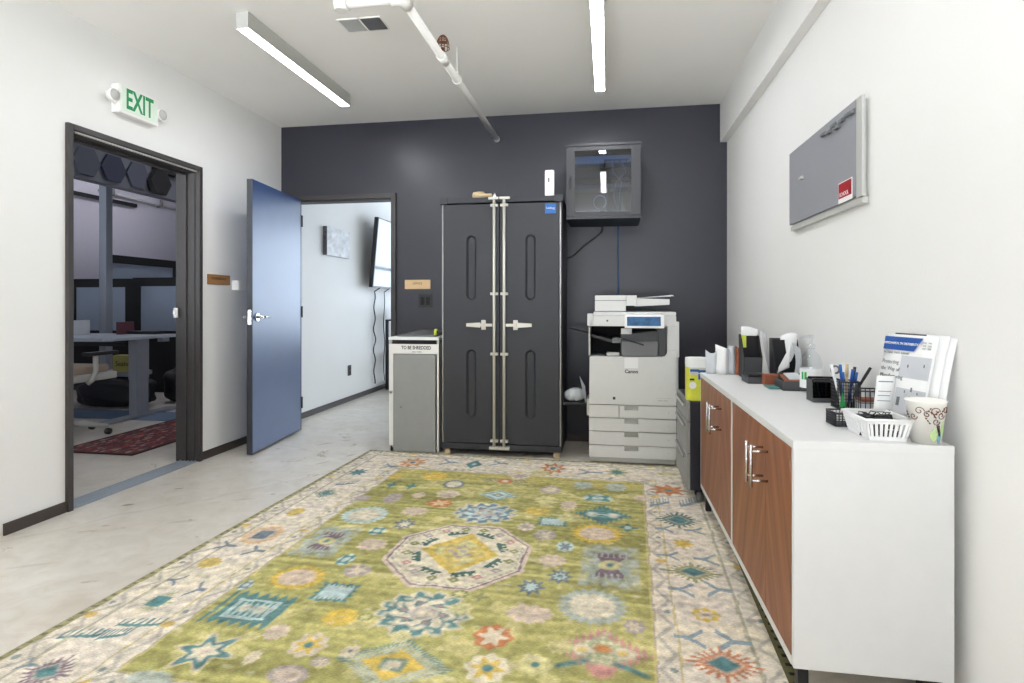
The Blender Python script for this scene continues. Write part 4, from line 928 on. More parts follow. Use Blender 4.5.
# acoustic hexagons on the dropped beam
for i, (y, z, r, m) in enumerate(((4.87, 2.50, .153, 'hex'), (5.18, 2.50, .153, 'hexd'), (5.49, 2.50, .153, 'hex'))):
    pts = [(-5.0, y+r*math.cos(a_), z+r*math.sin(a_)) for a_ in [PI/6+PI/3*k+PI/6 for k in range(6)]]
    tag(MB().prism(pts, (.03, 0, 0), .004).build('acoustic_panel', m), ('dark grey felt hexagon first along the office beam, largely behind the door frame', 'darkest felt hexagon, in the middle of the row along the office beam', 'dark grey felt hexagon third along the beam, next to the black hexagon')[i], 'acoustic panel', 'felt hexagons on the office beam')
hb = thing('hexagon_lamp', 'black hexagon fixed with a black arm to the office beam, past the felt hexagons', 'lamp', (-5.0, 5.9, 2.6))
pts = [(-4.965, 5.74+.15*math.cos(a_), 2.475+.15*math.sin(a_)) for a_ in [PI/3*k for k in range(6)]]
MB().prism(pts, (.06, 0, 0), .004).build('shade', 'blackmat', hb)
MB().box(-4.999, -4.94, 5.70, 7.2, 2.60, 2.65, .004).build('arm', 'blackmat', hb)
tag(MB().box(-6.999, -6.95, 5.6, 7.65, 2.57, 2.62, .003).build('picture_rail', 'black'), 'black rail along the office wall below the felt hexagons', 'rail')
cd = thing('conduit_pipe', 'thin pale conduit with clamps along the office wall past the black rail', 'pipe', (-6.95, 8, 2.62))
MB().tube([(-6.97, 7.0, 2.70), (-6.97, 9.4, 2.66)], .018, 8).build('run', 'lgrey', cd)
for y in (7.2, 8.1): MB().tube([(-6.995, y, 2.66), (-6.93, y, 2.68), (-6.93, y, 2.76)], .022, 8).build('clamp', 'mgrey', cd)
tag(MB().box(-5.93, -5.835, 5.96, 6.055, 0, 3.4, .01).build('steel_column', 'column'), 'square blue-grey steel column standing behind the office desk', 'column')
def partition(label, x0, x1, y0, y1, z1, axis):
    t = thing('office_partition', label, 'partition', ((x0+x1)/2, (y0+y1)/2, 0), 0, 'framed partitions in the office')
    f = MB(); w_ = .11
    L = (x0, x1) if axis == 'X' else (y0, y1)
    def bx(a_, b_, za, zb, th=0.):
        if axis == 'X': f.box(a_, b_, y0-th, y1+th, za, zb)
        else: f.box(x0-th, x1+th, a_, b_, za, zb)
    bx(L[0], L[0]+w_, 0, z1); bx(L[1]-w_, L[1], 0, z1); bx(L[0]+w_, L[1]-w_, z1-w_, z1); bx(L[0]+w_, L[1]-w_, 0, .78)
    f.build('frame', 'blackmat', t)
    f = MB(); bx(L[0]+w_, L[1]-w_, .78, z1-w_, -.012); f.build('panel', 'partition', t)
partition('black-framed partition with pale panel directly behind the steel column', -6.98, -6.02, 6.55, 6.60, 1.45, 'X')
partition('wide black-framed partition with pale panel behind the desk end', -6.02, -5.05, 6.55, 6.60, 1.46, 'X')
partition('taller black-topped partition running back along the office beyond the desk', -6.55, -6.5, 6.62, 7.95, 1.78, 'Y')
partition('tallest black partition at the far end, beside the door jamb', -6.55, -6.5, 7.95, 9.0, 2.05, 'Y')

dk = thing('standing_desk', 'pale grey standing desk on steel legs in the office', 'desk', (-5.3, 5.1, 0))
MB().prism([(-4.48, 4.66, .775), (-4.54, 4.60, .775), (-6.2, 4.60, .775), (-6.2, 5.5, .775), (-4.48, 5.5, .775)], (0, 0, .028), .004).build('tabletop', 'desk', dk)
for x in (-4.58, -6.0):
    MB().box(x-.045, x+.045, 4.98, 5.14, .38, .775, .006).build('leg', 'column', dk)
    MB().box(x-.042, x+.042, 4.985, 5.135, .03, .40, .004).build('inner_leg', 'column', dk)
    MB().box(x-.05, x+.05, 4.62, 5.5, .0045, .035, .008).build('foot', 'column', dk)
MB().box(-6.0, -4.7, 5.03, 5.09, .70, .74).build('crossbar', 'black', dk)
MB().box(-4.72, -4.66, 5.46, 5.56, .72, .80, .004).build('edge_clamp', 'column', dk)
for i, (x, y, w_, h_, m, lab) in enumerate(((-5.38, 5.05, .05, .15, 'paperg', 'pale upright binder on the office desk next to the column'), (-5.02, 5.25, .03, .13, 'maroon', 'dark red upright book on the office desk'), (-5.47, 5.05, .05, .12, 'tan', 'tan upright book on the office desk beside the pale binder'))):
    tag(MB().box(x, x+w_, y, y+.2, .8035, .8035+h_, .004).build('book', m), lab, 'book', 'books on the office desk')
lt = thing('laptop', 'open dark laptop on the office desk near the door frame', 'laptop', (-5.9, 4.85, .8035))
MB().box(-6.0, -5.72, 4.72, 4.92, .804, .82, .004).build('base', 'dgrey', lt)
MB().hexa([(-6.0, 4.92, .82), (-5.72, 4.92, .82), (-5.72, 4.93, .82), (-6.0, 4.93, .82), (-6.0, 4.98, 1.0), (-5.72, 4.98, 1.0), (-5.72, 4.99, 1.0), (-6.0, 4.99, 1.0)]).build('screen', 'black', lt)
tag(MB().box(-5.02, -4.66, 5.36, 5.48, .8035, .835, .004).build('keyboard', 'black'), 'black keyboard along the far edge of the office desk', 'keyboard')

oc = thing('office_chair', 'grey and tan swivel office chair pulled up to the standing desk', 'chair', (-4.48, 4.20, 0))
ox, oy = -4.48, 4.20
MB().box(ox-.25, ox+.25, oy-.24, oy+.24, .475, .535, .025, 4).build('seat', 'lgrey', oc)
MB().box(ox-.20, ox+.21, oy-.18, oy+.2, .536, .60, .028, 4).build('seat_cushion', 'fabric', oc)
MB().sheet(lambda u, v: (ox-.25+.30*u, oy-.26-.05*math.sin(PI*u)-.08*v, .56+.50*v), 8, 8, .02).build('backrest', 'lgrey', oc)
MB().tube([(ox, oy, .475), (ox, oy, .12)], .03, 14).build('gas_post', 'black', oc)
for x in (ox-.29, ox+.27): MB().tube([(x-.03, oy-.05, .46), (x, oy-.03, .49), (x, oy, .56), (x, oy, .69)], .02, 8).build('arm_post', 'lgrey', oc); MB().box(x-.035, x+.035, oy-.10, oy+.2, .69, .72, .01).build('arm_pad', 'black', oc)
for k in range(5):
    a_ = 2*PI*k/5+.5; ex, ey = ox+.29*math.cos(a_), oy+.29*math.sin(a_)
    lg = MB().tube([(ox, oy, .12), (ex, ey, .075)], [.028, .016], 10).build('base_leg', 'lgrey', oc)
    MB().lathe([(.012, -.02), (.027, -.016), (.027, .016), (.012, .02)], (ex, ey, .030), 14, 'X').build('castor', 'black', lg)
def lump(name, c, r, m, label, cat, seed):
    mb = MB(); bmesh.ops.create_icosphere(mb.bm, subdivisions=4, radius=1)
    rn = random.Random(seed); ph = [rn.uniform(0, 6) for _ in range(6)]
    for v in mb.bm.verts:
        p = v.co; k = 1+.10*math.sin(3*p.x+ph[0])*math.cos(4*p.y+ph[1])+.06*math.sin(7*p.z+ph[2]+3*p.x)+.04*math.sin(11*p.y+ph[3])
        s_ = [math.copysign(abs(q)**.7, q) for q in p]
        v.co = Vector((c[0]+s_[0]*r[0]*k, c[1]+s_[1]*r[1]*k, max(c[2]+s_[2]*r[2]*k, .001)))
    for f in mb.bm.faces: f.smooth = True
    return tag(mb.build(name, m), label, cat)
lump('duffel_bag', (-5.35, 5.6, .16), (.42, .2, .16), 'bagcloth', 'long black duffel bag on the floor under the office desk', 'bag', 3)
lump('backpack', (-4.75, 6.0, .20), (.26, .2, .21), 'bagcloth', 'black backpack slumped on the office floor behind the desk leg', 'bag', 8)
tag(MB().box(-5.62, -5.12, 5.55, 5.85, .325, .375, .006).build('flat_carton', 'column'), 'flat blue-grey carton lying on the black duffel bag', 'box')
yb = thing('yellow_package', 'yellow printed package standing on the blue-grey carton under the office desk', 'package', (-5.30, 5.62, .375))
MB().box(-5.36, -5.10, 5.56, 5.66, .376, .56, .006).build('carton', mat('package_yellow', (176, 170, 96), .6), yb)
text('Seabo', .075, (-5.235, 5.559, .465), (1, 0, 0), (0, 0, 1), 'ink', yb)
for i in range(4):
    x = -4.62+.07*i
    tag(MB().box(x, x+.035, 6.30, 6.50, .0, .70-.05*(i % 2), .004).build('binder', ('dgrey', 'black', 'mgrey', 'black')[i]), ('dark grey binder standing nearest the desk leg behind the backpack', 'first black binder standing behind the backpack', 'mid grey binder standing among the black ones behind the backpack', 'last black binder standing by the door jamb')[i], 'binder', 'binders standing behind the backpack')
tag(MB().box(-5.75, -4.15, 3.97+.95, 5.35, .0005, .004).build('chair_mat', mat('mat_vinyl', (120, 140, 165), .25)), 'glossy blue-grey floor mat under the office desk', 'mat')
orug = thing('office_rug', 'dark red patterned runner rug on the office floor beyond the side doorway', 'rug', (-3.79, 4.7, 0))
rm = mat('persian_wool', (110, 52, 52), .95, bump=.5, bscale=200)
nt = rm.node_tree; tcn = nt.nodes.new('ShaderNodeTexCoord'); vo = nt.nodes.new('ShaderNodeTexVoronoi'); vo.inputs['Scale'].default_value = 46
mpn = nt.nodes.new('ShaderNodeMapping'); mpn.inputs['Scale'].default_value = (1, .55, 1); nt.links.new(tcn.outputs['Object'], mpn.inputs[0])
nt.links.new(mpn.outputs[0], vo.inputs['Vector']); cr_ = nt.nodes.new('ShaderNodeValToRGB'); cr_.color_ramp.interpolation = 'CONSTANT'
cols = [(.0, (96, 44, 50)), (.35, (120, 58, 58)), (.55, (156, 128, 116)), (.68, (60, 50, 62)), (.84, (150, 70, 60))]
cr_.color_ramp.elements[0].color = (*lin(cols[0][1]), 1); cr_.color_ramp.elements[1].position = .95; cr_.color_ramp.elements[1].color = (*lin((70, 76, 70)), 1)
for p_, c_ in cols[1:]: e_ = cr_.color_ramp.elements.new(p_); e_.color = (*lin(c_), 1)
sx = nt.nodes.new('ShaderNodeSeparateColor'); nt.links.new(vo.outputs['Color'], sx.inputs[0]); nt.links.new(sx.outputs[0], cr_.inputs['Fac'])
nt.links.new(cr_.outputs[0], nt.nodes['Principled BSDF'].inputs['Base Color'])
MB().box(-4.10, -3.48, 3.78, 6.2, .0005, .008).build('field', rm, orug)
MB().box(-4.125, -4.10, 3.755, 6.225, .0, .009).box(-3.48, -3.455, 3.755, 6.225, .0, .009).box(-4.10, -3.48, 3.755, 3.78, .0, .009).build('binding', mat('rug_binding', (58, 30, 34), .95), orug)

# ================================================================== the large rug
RW, RL, RS = 1.215, 1.525, .006
PAL = dict(orange=(206, 128, 70), beige=(214, 200, 178), slate=(96, 116, 136), teal=(52, 122, 132), paleblue=(186, 206, 208), rust=(192, 112, 72), ochre=(208, 178, 84),
    yellow=(216, 182, 72), cream=(222, 212, 190), mauve=(170, 156, 160), pink=(212, 192, 178), peach=(226, 190, 146), blue2=(74, 126, 158), straw=(206, 198, 142),
    grayblue=(172, 182, 176), purple=(110, 84, 112), olive=(140, 142, 92), olive2=(184, 180, 140), dkteal=(44, 96, 96), rose=(200, 138, 136), sage=(168, 178, 142), slateb=(122, 146, 164))
MOTIFS = [
 ('star8',-0.77,1.259,0.085,0.102,'orange beige slate'),
 ('diam',-0.339,1.296,0.059,0.099,'teal paleblue none'),
 ('star8',0.207,1.308,0.08,0.118,'rust beige teal'),
 ('oval',-0.756,0.928,0.04,0.065,'ochre none none'),
 ('oval',-0.511,0.978,0.08,0.086,'yellow none none'),
 ('star4',-0.708,0.75,0.031,0.058,'teal none none'),
 ('star4',-0.587,0.755,0.032,0.058,'teal none none'),
 ('ring',-0.343,0.844,0.065,0.079,'slate cream none'),
 ('wing',-0.049,0.965,0.137,0.081,'slate rust cream'),
 ('oval',-0.607,0.53,0.05,0.085,'mauve none none'),
 ('oval',-0.78,0.495,0.047,0.051,'mauve none none'),
 ('oval',-0.481,0.608,0.037,0.052,'pink none none'),
 ('flower',-0.322,0.658,0.068,0.071,'beige pink none'),
 ('dring',-0.033,0.699,0.109,0.087,'paleblue teal cream'),
 ('flower',-0.319,0.504,0.07,0.064,'rust peach none'),
 ('snow',-0.036,0.405,0.162,0.146,'blue2 paleblue cream'),
 ('ring',0.249,0.848,0.059,0.074,'mauve beige none'),
 ('oval',0.251,0.67,0.062,0.066,'straw none none'),
 ('oval',0.228,0.489,0.064,0.06,'ochre none none'),
 ('oval',-0.41,0.359,0.067,0.06,'pink none none'),
 ('ring',-0.645,0.252,0.113,0.115,'paleblue cream none'),
 ('star8',-0.393,0.177,0.051,0.066,'slate cream none'),
 ('flower',0.21,0.26,0.044,0.051,'beige mauve none'),
 ('sbar',0.332,0.352,0.071,0.054,'teal paleblue none'),
 ('oval',0.434,0.982,0.055,0.078,'grayblue none none'),
 ('oval',0.632,0.983,0.06,0.076,'grayblue none none'),
 ('leaf4',0.536,0.762,0.085,0.068,'teal paleblue none'),
 ('oval',0.386,0.615,0.044,0.063,'pink none none'),
 ('sdiam',0.576,0.5,0.141,0.129,'teal paleblue cream'),
 ('ring',0.559,0.242,0.115,0.109,'yellow pink none'),
 ('star4',0.705,0.347,0.044,0.051,'teal paleblue none'),
 ('oval',-1.024,0.219,0.038,0.059,'ochre none none'),
 ('ring',-1.006,-0.089,0.083,0.108,'peach pink none'),
 ('rect',-1.006,-0.089,0.035,0.048,'slate none none'),
 ('moth',-0.67,-0.092,0.1,0.16,'purple grayblue straw'),
 ('leaf4',-0.492,0.065,0.04,0.05,'teal paleblue none'),
 ('leaf4',-0.487,-0.259,0.036,0.059,'teal paleblue none'),
 ('oval',-0.44,-0.091,0.065,0.066,'pink none none'),
 ('flower',-0.389,-0.344,0.054,0.054,'mauve beige none'),
 ('ring',-0.598,-0.449,0.104,0.094,'yellow pink none'),
 ('star8',0.337,-0.342,0.05,0.063,'slate paleblue none'),
 ('oval',0.386,-0.091,0.06,0.058,'pink none none'),
 ('star8',0.437,-0.229,0.048,0.06,'slate paleblue teal'),
 ('flower',0.316,0.18,0.052,0.06,'mauve beige none'),
 ('flower',0.425,0.063,0.041,0.054,'paleblue slate none'),
 ('moth',0.632,-0.089,0.114,0.187,'purple grayblue straw'),
 ('ring',0.579,-0.437,0.12,0.119,'grayblue cream none'),
 ('oval',0.391,-0.531,0.032,0.04,'pink none none'),
 ('flower',0.731,-0.546,0.038,0.043,'mauve beige none'),
 ('star8',0.954,0.204,0.046,0.055,'yellow none none'),
 ('spike',0.969,-0.086,0.119,0.097,'olive teal cream'),
 ('flower',0.979,-0.418,0.046,0.046,'yellow cream mauve'),
 ('spike',0.955,0.506,0.117,0.123,'dkteal teal cream'),
 ('star8',0.936,0.988,0.101,0.092,'rust orange teal'),
 ('spike',-0.999,-0.722,0.061,0.094,'olive2 teal cream'),
 ('rect',-0.999,-0.722,0.032,0.036,'teal none none'),
 ('spike',-0.995,-1.147,0.084,0.089,'purple teal cream'),
 ('hstar',-0.606,-0.962,0.089,0.09,'teal cream pink'),
 ('leaf4',-0.761,-0.549,0.027,0.04,'slate paleblue none'),
 ('shield',-0.625,-0.703,0.122,0.116,'teal paleblue cream'),
 ('sbar',-0.392,-0.53,0.071,0.069,'teal paleblue none'),
 ('oval',-0.287,-0.689,0.059,0.058,'yellow ochre none'),
 ('oval',-0.449,-0.816,0.04,0.047,'pink none none'),
 ('flower',-0.303,-0.862,0.057,0.066,'beige yellow teal'),
 ('ydiam',0.005,-0.905,0.155,0.113,'grayblue yellow teal'),
 ('ring',-0.283,-1.012,0.062,0.042,'mauve pink none'),
 ('flower',-0.44,-0.96,0.024,0.036,'beige none none'),
 ('oval',-0.67,-1.11,0.072,0.036,'grayblue none none'),
 ('snow',-0.009,-0.605,0.166,0.147,'teal cream cream'),
 ('flower',0.27,-0.7,0.065,0.069,'rust cream none'),
 ('oval',0.363,-0.536,0.082,0.06,'pink none none'),
 ('flower',0.291,-0.867,0.065,0.072,'cream yellow teal'),
 ('flower',0.43,-0.819,0.049,0.054,'straw none teal'),
 ('pdiam',0.628,-0.711,0.152,0.127,'rose sage cream'),
 ('spike',0.996,-0.703,0.121,0.098,'rust teal cream'),
 ('spike',-1.026,0.533,0.072,0.089,'dkteal teal cream'),
 ('star8',-1.036,0.961,0.053,0.068,'teal none none'),
 ('ybr',0.878,0.059,0.048,0.05,'slateb none none'),
 ('ybr',1.036,0.051,0.051,0.059,'slateb none none'),
 ('ybr',0.904,-0.243,0.05,0.055,'slateb none none'),
 ('ybr',1.051,-0.221,0.049,0.062,'slateb none none'),
 ('ybr',0.906,-0.576,0.049,0.051,'slateb none none'),
 ('ybr',1.047,-0.571,0.054,0.061,'slateb none none'),
 ('fern',0.877,0.731,0.054,0.128,'slateb none none'),
 ('fern',1.039,0.764,0.053,0.128,'slateb none none'),
 ('ybr',0.878,0.37,0.044,0.05,'slateb none none'),
 ('ybr',1.015,0.372,0.048,0.05,'slateb none none'),
 ('fern',-1.078,-0.974,0.064,0.057,'teal none none'),
 ('fern',-0.967,-0.952,0.04,0.069,'teal none none'),
 ('fern',-0.942,-0.874,0.072,0.056,'teal none none'),
 ('ybr',-1.083,-1.126,0.03,0.034,'slateb none none'),
 ('ybr',-0.887,1.134,0.049,0.073,'slateb none none'),
 ('ybr',-0.517,1.311,0.06,0.076,'slateb none none'),
 ('ybr',-0.169,1.356,0.061,0.075,'slateb none none'),
 ('ybr',0.457,1.265,0.079,0.068,'slateb none none'),
 ('star8',0.631,1.3,0.072,0.09,'olive2 teal none'),
 ('oval',0.956,1.321,0.065,0.044,'straw none none'),
 ('ring',-0.159,-0.402,0.003,0.008,'mauve beige none'),
 ('flower',0.601,-0.632,0.003,0.006,'mauve beige none'),
 ('oval',0.112,-0.553,0.042,0.041,'straw none none'),
 ('flower',0.081,-0.449,0.034,0.03,'olive straw none'),
 ('flower',0.065,-0.741,0.003,0.006,'olive none none'),
 ('star4',0.162,-0.456,0.03,0.03,'olive none none'),
 ('star4',0.6,-0.289,0.031,0.032,'olive none none'),
 ('oval',0.494,-0.711,0.045,0.038,'straw none none'),
 ('oval',0.771,0.81,0.034,0.051,'pink none none'),
 ('oval',0.216,0.066,0.004,0.011,'pink none none'),
 ('flower',-0.155,-0.87,0.029,0.032,'beige none slate'),
 ('flower',-0.2,-0.671,0.026,0.026,'olive straw none'),
 ('oval',-0.032,-0.761,0.038,0.034,'straw none none'),
 ('oval',-0.519,-0.86,0.029,0.029,'straw none none'),
 ('flower',-0.222,-0.936,0.029,0.025,'mauve beige none'),
 ('oval',0.411,0.423,0.062,0.056,'straw none none'),
 ('oval',0.139,1.177,0.065,0.067,'straw none none'),
 ('flower',0.023,1.086,0.057,0.065,'beige mauve none'),
 ('ybr',-1.085,-0.233,0.043,0.044,'slate none none'),
 ('ybr',-0.921,-0.254,0.04,0.052,'slate none none'),
 ('ybr',-1.066,-0.569,0.029,0.05,'slate none none'),
 ('ybr',-0.915,-0.613,0.031,0.055,'slate none none'),
 ('fern',-0.998,0.711,0.052,0.079,'slate none none'),
 ('oval',-1.042,-0.401,0.047,0.048,'ochre none none'),
]
OCT = [(-.328,-.232),(-.328,.030),(-.156,.212),(.090,.222),(.270,.035),(.276,-.225),(.112,-.420),(-.142,-.424)]
def paint_rug():
    nx, ny = int(2*RW/RS)+1, int(2*RL/RS)+1
    u = np.linspace(-RW, RW, nx)[None, :]*np.ones((ny, 1)); v = np.linspace(-RL, RL, ny)[:, None]*np.ones((1, nx))
    rng = np.random.default_rng(4)
    def smooth(a, k, ax):
        for _ in range(2): a = sum(np.roll(a, i, ax) for i in range(-k, k+1))/(2*k+1)
        return a
    def noise(kx, ky):
        a = smooth(smooth(rng.standard_normal((ny, nx)), kx, 1), ky, 0); return a/a.std()
    L = lambda c: np.array(lin(c))
    img = np.zeros((ny, nx, 3))
    streak = noise(25, 1); abr = noise(60, 9); fine = noise(1, 1); blot = noise(6, 5)
    uw = u+.0018*noise(3, 3); vw = v+.0018*noise(3, 3)
    g = np.clip(.5+.22*abr+.20*streak, 0, 1)[..., None]
    img[:] = L((148, 144, 80))*(1-g)+L((188, 181, 112))*g
    def put(mask, c, a=1.):
        c = L(PAL[c]) if isinstance(c, str) else L(c)
        m = (np.clip(mask, 0, 1)*a)[..., None]; img[:] = img*(1-m)+c*m
    # faded patch-work of the field
    put((blot > 1.25)*1., (210, 198, 142), .55); put((noise(10, 3) > 1.5)*1., (142, 138, 80), .5)
    put((np.abs(uw) < .787)*(vw > .93)*1., (198, 182, 104), .55)
    # border bands
    out = np.maximum(np.abs(uw)-.787, np.abs(vw)-1.095)
    put((out > 0)*1., (224, 214, 199)); put((out > .085)*(out < .31)*1., (228, 217, 203))
    put((out > 0)*(blot > .9)*1., (214, 202, 180), .5); put((out > 0)*(abr > .8)*1., (224, 214, 190), .5)
    for a, b, c in ((0, .008, (190, 176, 96)), (.008, .014, (168, 156, 140)), (.078, .086, (196, 180, 124)), (.304, .312, (180, 172, 140)), (.312, .318, (160, 156, 148)), (.398, .402, (140, 132, 100))): put((out > a)*(out < b)*1., c, .85)
    # guard stripes: grey zig-zag vine with small blossoms
    along = np.where(np.abs(uw)-.787 > np.abs(vw)-1.095, vw, uw)
    for c0, w_ in ((.046, .03), (.362, .04)):
        z = c0+w_*(2*np.abs(((along/.17) % 1)*2-1)-1)*.85
        put((np.abs(out-z) < .009)*1., (168, 162, 158), .65)
        ph = (along/.17) % 1
        for k, (cc, cm) in enumerate((((182, 168, 164), 3), ((214, 180, 96), 5), ((120, 140, 140), 2))):
            idx = np.floor(along/.17+.5*k)
            d = np.hypot(((along/.17+.5*k) % 1-.5)*.17, (out-c0-(.012 if k else -.012)))
            put((d < (.022 if k == 1 else .012))*((idx % cm) == 0), cc, .9)
    edge = (out > .402)*1.; put(edge, (150, 144, 96), .9); put(edge*(((along/.045) % 1) < .35)*(np.abs(out-.415) < .009), (84, 84, 66), .8)
    H = lambda x: np.clip(x*8+.5, 0, 1)   # soft edge in motif units
    def motif(k, cu, cv, su, sv, cols):
        r_ = 1.7
        i0, i1 = max(0, int((cu-su*r_+RW)/RS)), min(nx, int((cu+su*r_+RW)/RS)+2)
        j0, j1 = max(0, int((cv-sv*r_+RL)/RS)), min(ny, int((cv+sv*r_+RL)/RS)+2)
        if i1 <= i0 or j1 <= j0: return
        sub = img[j0:j1, i0:i1]
        x = (uw[j0:j1, i0:i1]-cu)/su; y = (vw[j0:j1, i0:i1]-cv)/sv
        r = np.hypot(x, y); th = np.arctan2(y, x); d1 = np.abs(x)+np.abs(y); dm = np.maximum(np.abs(x), np.abs(y))
        saw = lambda t: 2*np.abs((t % 1)-.5)
        def p(mask, c, a=.95):
            if c == 'none': return
            m = (np.clip(mask, 0, 1)*a)[..., None]; sub[:] = sub*(1-m)+L(PAL[c])*m
        A, B, C = cols
        if k == 'oval': p(H(1-r*(1+.10*np.cos(11*th))), A, .9)
        elif k == 'ring':
            p(H(1.02-r*(1+.07*np.cos(22*th))), A); p(H(.72-r*(1+.08*np.cos(18*th))), B)
        elif k == 'flower':
            p(H(1.04-r*(1.04-.10*np.cos(8*th))), A); p(H(.62-r*(1.1-.34*np.cos(6*th+.3)))*H(r-.22), B, .9); p(H(.26-r), C if C != 'none' else B)
        elif k == 'star8':
            p(H(1.05-r*(1.25-.32*np.cos(8*th))), A); p(H(.55-r*(1.2-.3*np.cos(8*th))), B); p(H(.24-r), C)
        elif k == 'star4': p(H(1-r*(1.5-.6*np.cos(4*th))), A); p(H(.4-r), B)
        elif k == 'leaf4':
            p(H(1.1-r*(1.15-.1*np.cos(8*th))), B); p(H(1-r*(1.35-.4*np.cos(4*th+PI)))*H(r-.4), A)
        elif k == 'diam': p(H(1-d1), A); p(H(.3-d1), B)
        elif k == 'dring': p(H(1.05-d1), A); p(H(.95-d1)*H(d1-.72)*(saw(th*5) > .5), B); p(H(.35-d1), B); p(H(.2-d1), C)
        elif k == 'sdiam':
            e = 1.1+.16*(saw(x*6)-.5)*2
            p(H(e-np.abs(x)-1.05*np.abs(y)**.8), A); p(H(.24-np.hypot((np.abs(x)-.38)*1.0, y*.9)), B); p(H(.15-np.hypot((np.abs(x)-.38), y*.9)), C); p(H(.2-r)*(saw(y*4) > .5), B)
        elif k == 'wing':
            p((np.abs(y) < .5)*(saw(x*5+np.abs(y)*2) > .55)*H(1-np.abs(x)), A, .7); p(H(.36-np.hypot(x, y*.6)), B); p(H(.16-np.hypot(x, y*.6)), C)
        elif k == 'snow':
            cc = C if C != 'none' else B; lob = .93+.07*np.cos(13*th)+.03*np.cos(29*th)
            p(H(1.09*lob-r), cc, .95); p(H(lob-r)*H(r-(.66+.07*np.cos(9*th+1)))*(1-(np.cos(13*th+3.1) > .62)*(r > .80)), A)
            p(H(.05-np.abs(r-.80-.05*np.cos(7*th)))*(np.cos(11*th) > .1), cc, .9); p(H(.63+.07*np.cos(9*th+1)-r), B, .95)
            p(H(.56+.05*np.cos(12*th)-r)*H(r-.30)*(np.cos(6*th+9*(r-.4)) > -.1), A); p(H(.05-np.abs(r-.44))*(np.cos(6*th+.5) > .55), 'rose', .7)
            p(H(.32-r), cc); p(H(.045-np.abs(np.hypot(x, y*1.1)-.24)), 'mauve', .9); p(H(.14-r), B)
        elif k == 'sbar':
            p(H(1-dm*(1+.1*np.cos(14*th))), A); e = .62+.2*(saw(x*4) > .5); p(H(e-np.abs(y))*H(.8-np.abs(x)), B); p(H(.14-np.abs(y))*H(.7-np.abs(x)), C)
        elif k == 'rect': p(H(1-dm), A)
        elif k == 'para':
            xs = x-.62*y; d = np.abs(xs*1.1)+np.abs(y)*.0
            m_ = H(1-np.maximum(np.abs(xs)*1.2, np.abs(y)))
            p(H(1.25-np.maximum(np.abs(xs)*1.2, np.abs(y))), 'grayblue', .7); p(m_*((saw(y*3.2+xs) > .45) | (np.abs(xs) > .3)), A); p(H(.42-np.hypot(xs*1.0, y*.75)), B); p(H(.14-r), C)
        elif k == 'moth':
            p(H(1.05-dm)*(.62+.25*np.sign(np.sin(9*x)*np.sin(8*y))), B, .95); p(H(.75-np.maximum(np.abs(x), np.abs(y)*.9))*.6, 'slateb', .6)
            p(H(.62-np.maximum(np.abs(x), np.abs(y)))*H(np.abs(y)-.14)*(np.abs(x) < .15+.9*np.abs(y))*((saw(x*4.5) > .35) | (np.abs(y) < .4)), A)
            p(H(.36-np.hypot(x*.9, y*1.5)), C); p(H(.12-r), 'teal')
        elif k == 'spike':
            n = 20; e = d1*.75+.25*r; sp = np.cos(n*th) > .9*(e-.62)
            p(H(1.0-e)*sp*H(e-.5), A, .9); p(H(.68-e), A); p(H(.56-e)*(saw(d1*3+th*3) > .15), C, .55); p(H(.46-d1), 'slate', .6); p(H(.42-d1), B)
        elif k == 'hstar':
            e = r*(1.3-.42*np.cos(6*th+.5)); p(H(1.2-e), 'straw', .9); p(H(1.05-e), C, .9); p(H(.94-e), A); p(H(.5-r*(1.1-.25*np.cos(6*th+.5))), B); p(H(.18-r), C)
        elif k == 'shield':
            e = .85+.18*(saw(x*3+.25)-.5)*2; p(H(e-np.maximum(np.abs(x)*.85, np.abs(y))), A); p((np.abs(np.maximum(np.abs(x)*.9, np.abs(y)*1.1)-.55) < .07), B, .9)
            p(H(.2-np.hypot(np.abs(x)-.25, y*.8)), C); p((saw(x*5) > .6)*(np.abs(y) < .42)*H(.5-np.abs(x)), B, .7)
        elif k == 'ydiam':
            p(H(1.15-d1)*(saw(d1*6+th*2) > .3), A, .8); p(H(1.25-d1)*H(d1-1.0)*(saw(th*9) > .4)*(y > -.2), 'teal', .75); p(H(.66-d1), B); p(H(.30-dm*1.2), C); p(H(.18-dm*1.2), 'beige')
        elif k == 'pdiam':
            e = 1.0+.14*(saw(x*7)-.5)*2; p(H(e-np.abs(x)-np.abs(y)), B); p(H(e-np.abs(x)-np.abs(y))*H(np.abs(x)+np.abs(y)-.72)*(saw(x*7) > .25), A)
            p((saw(x*6)+saw(y*5) > 1.2)*H(.72-d1), 'beige', .8); q = np.hypot(np.abs(x)-.42, y*1.1); p(H(.22-q), C); p(H(.11-q), 'ochre'); p(H(.18-np.hypot(x, y-.12)), 'orange'); p(H(.26-np.hypot(x, (y+.78))), A)
            p(H(.10-np.abs(y+.62+.5*(np.abs(x)-.6)))*H(.34-np.abs(np.abs(x)-.6)), 'teal')
        elif k == 'ybr':
            m_ = (np.abs(np.abs(y)-.0-.85*np.clip(np.where(cu > 0, 1, 1)*(-x+.05), 0, 2)) < .22)*(np.abs(x) < 1) if int(cu*1000) % 2 else (np.abs(np.abs(y)-.85*np.clip(x+.05, 0, 2)) < .22)*(np.abs(x) < 1)
            p(m_*1., A, .9); 
        elif k == 'fern':
            p((np.abs(y-.35*x) < .14)*(np.abs(x) < 1), A, .9); p((saw(x*3.2) > .62)*(np.abs(y-.35*x) < .75)*(np.abs(x) < 1)*(y > .35*x), A, .9)
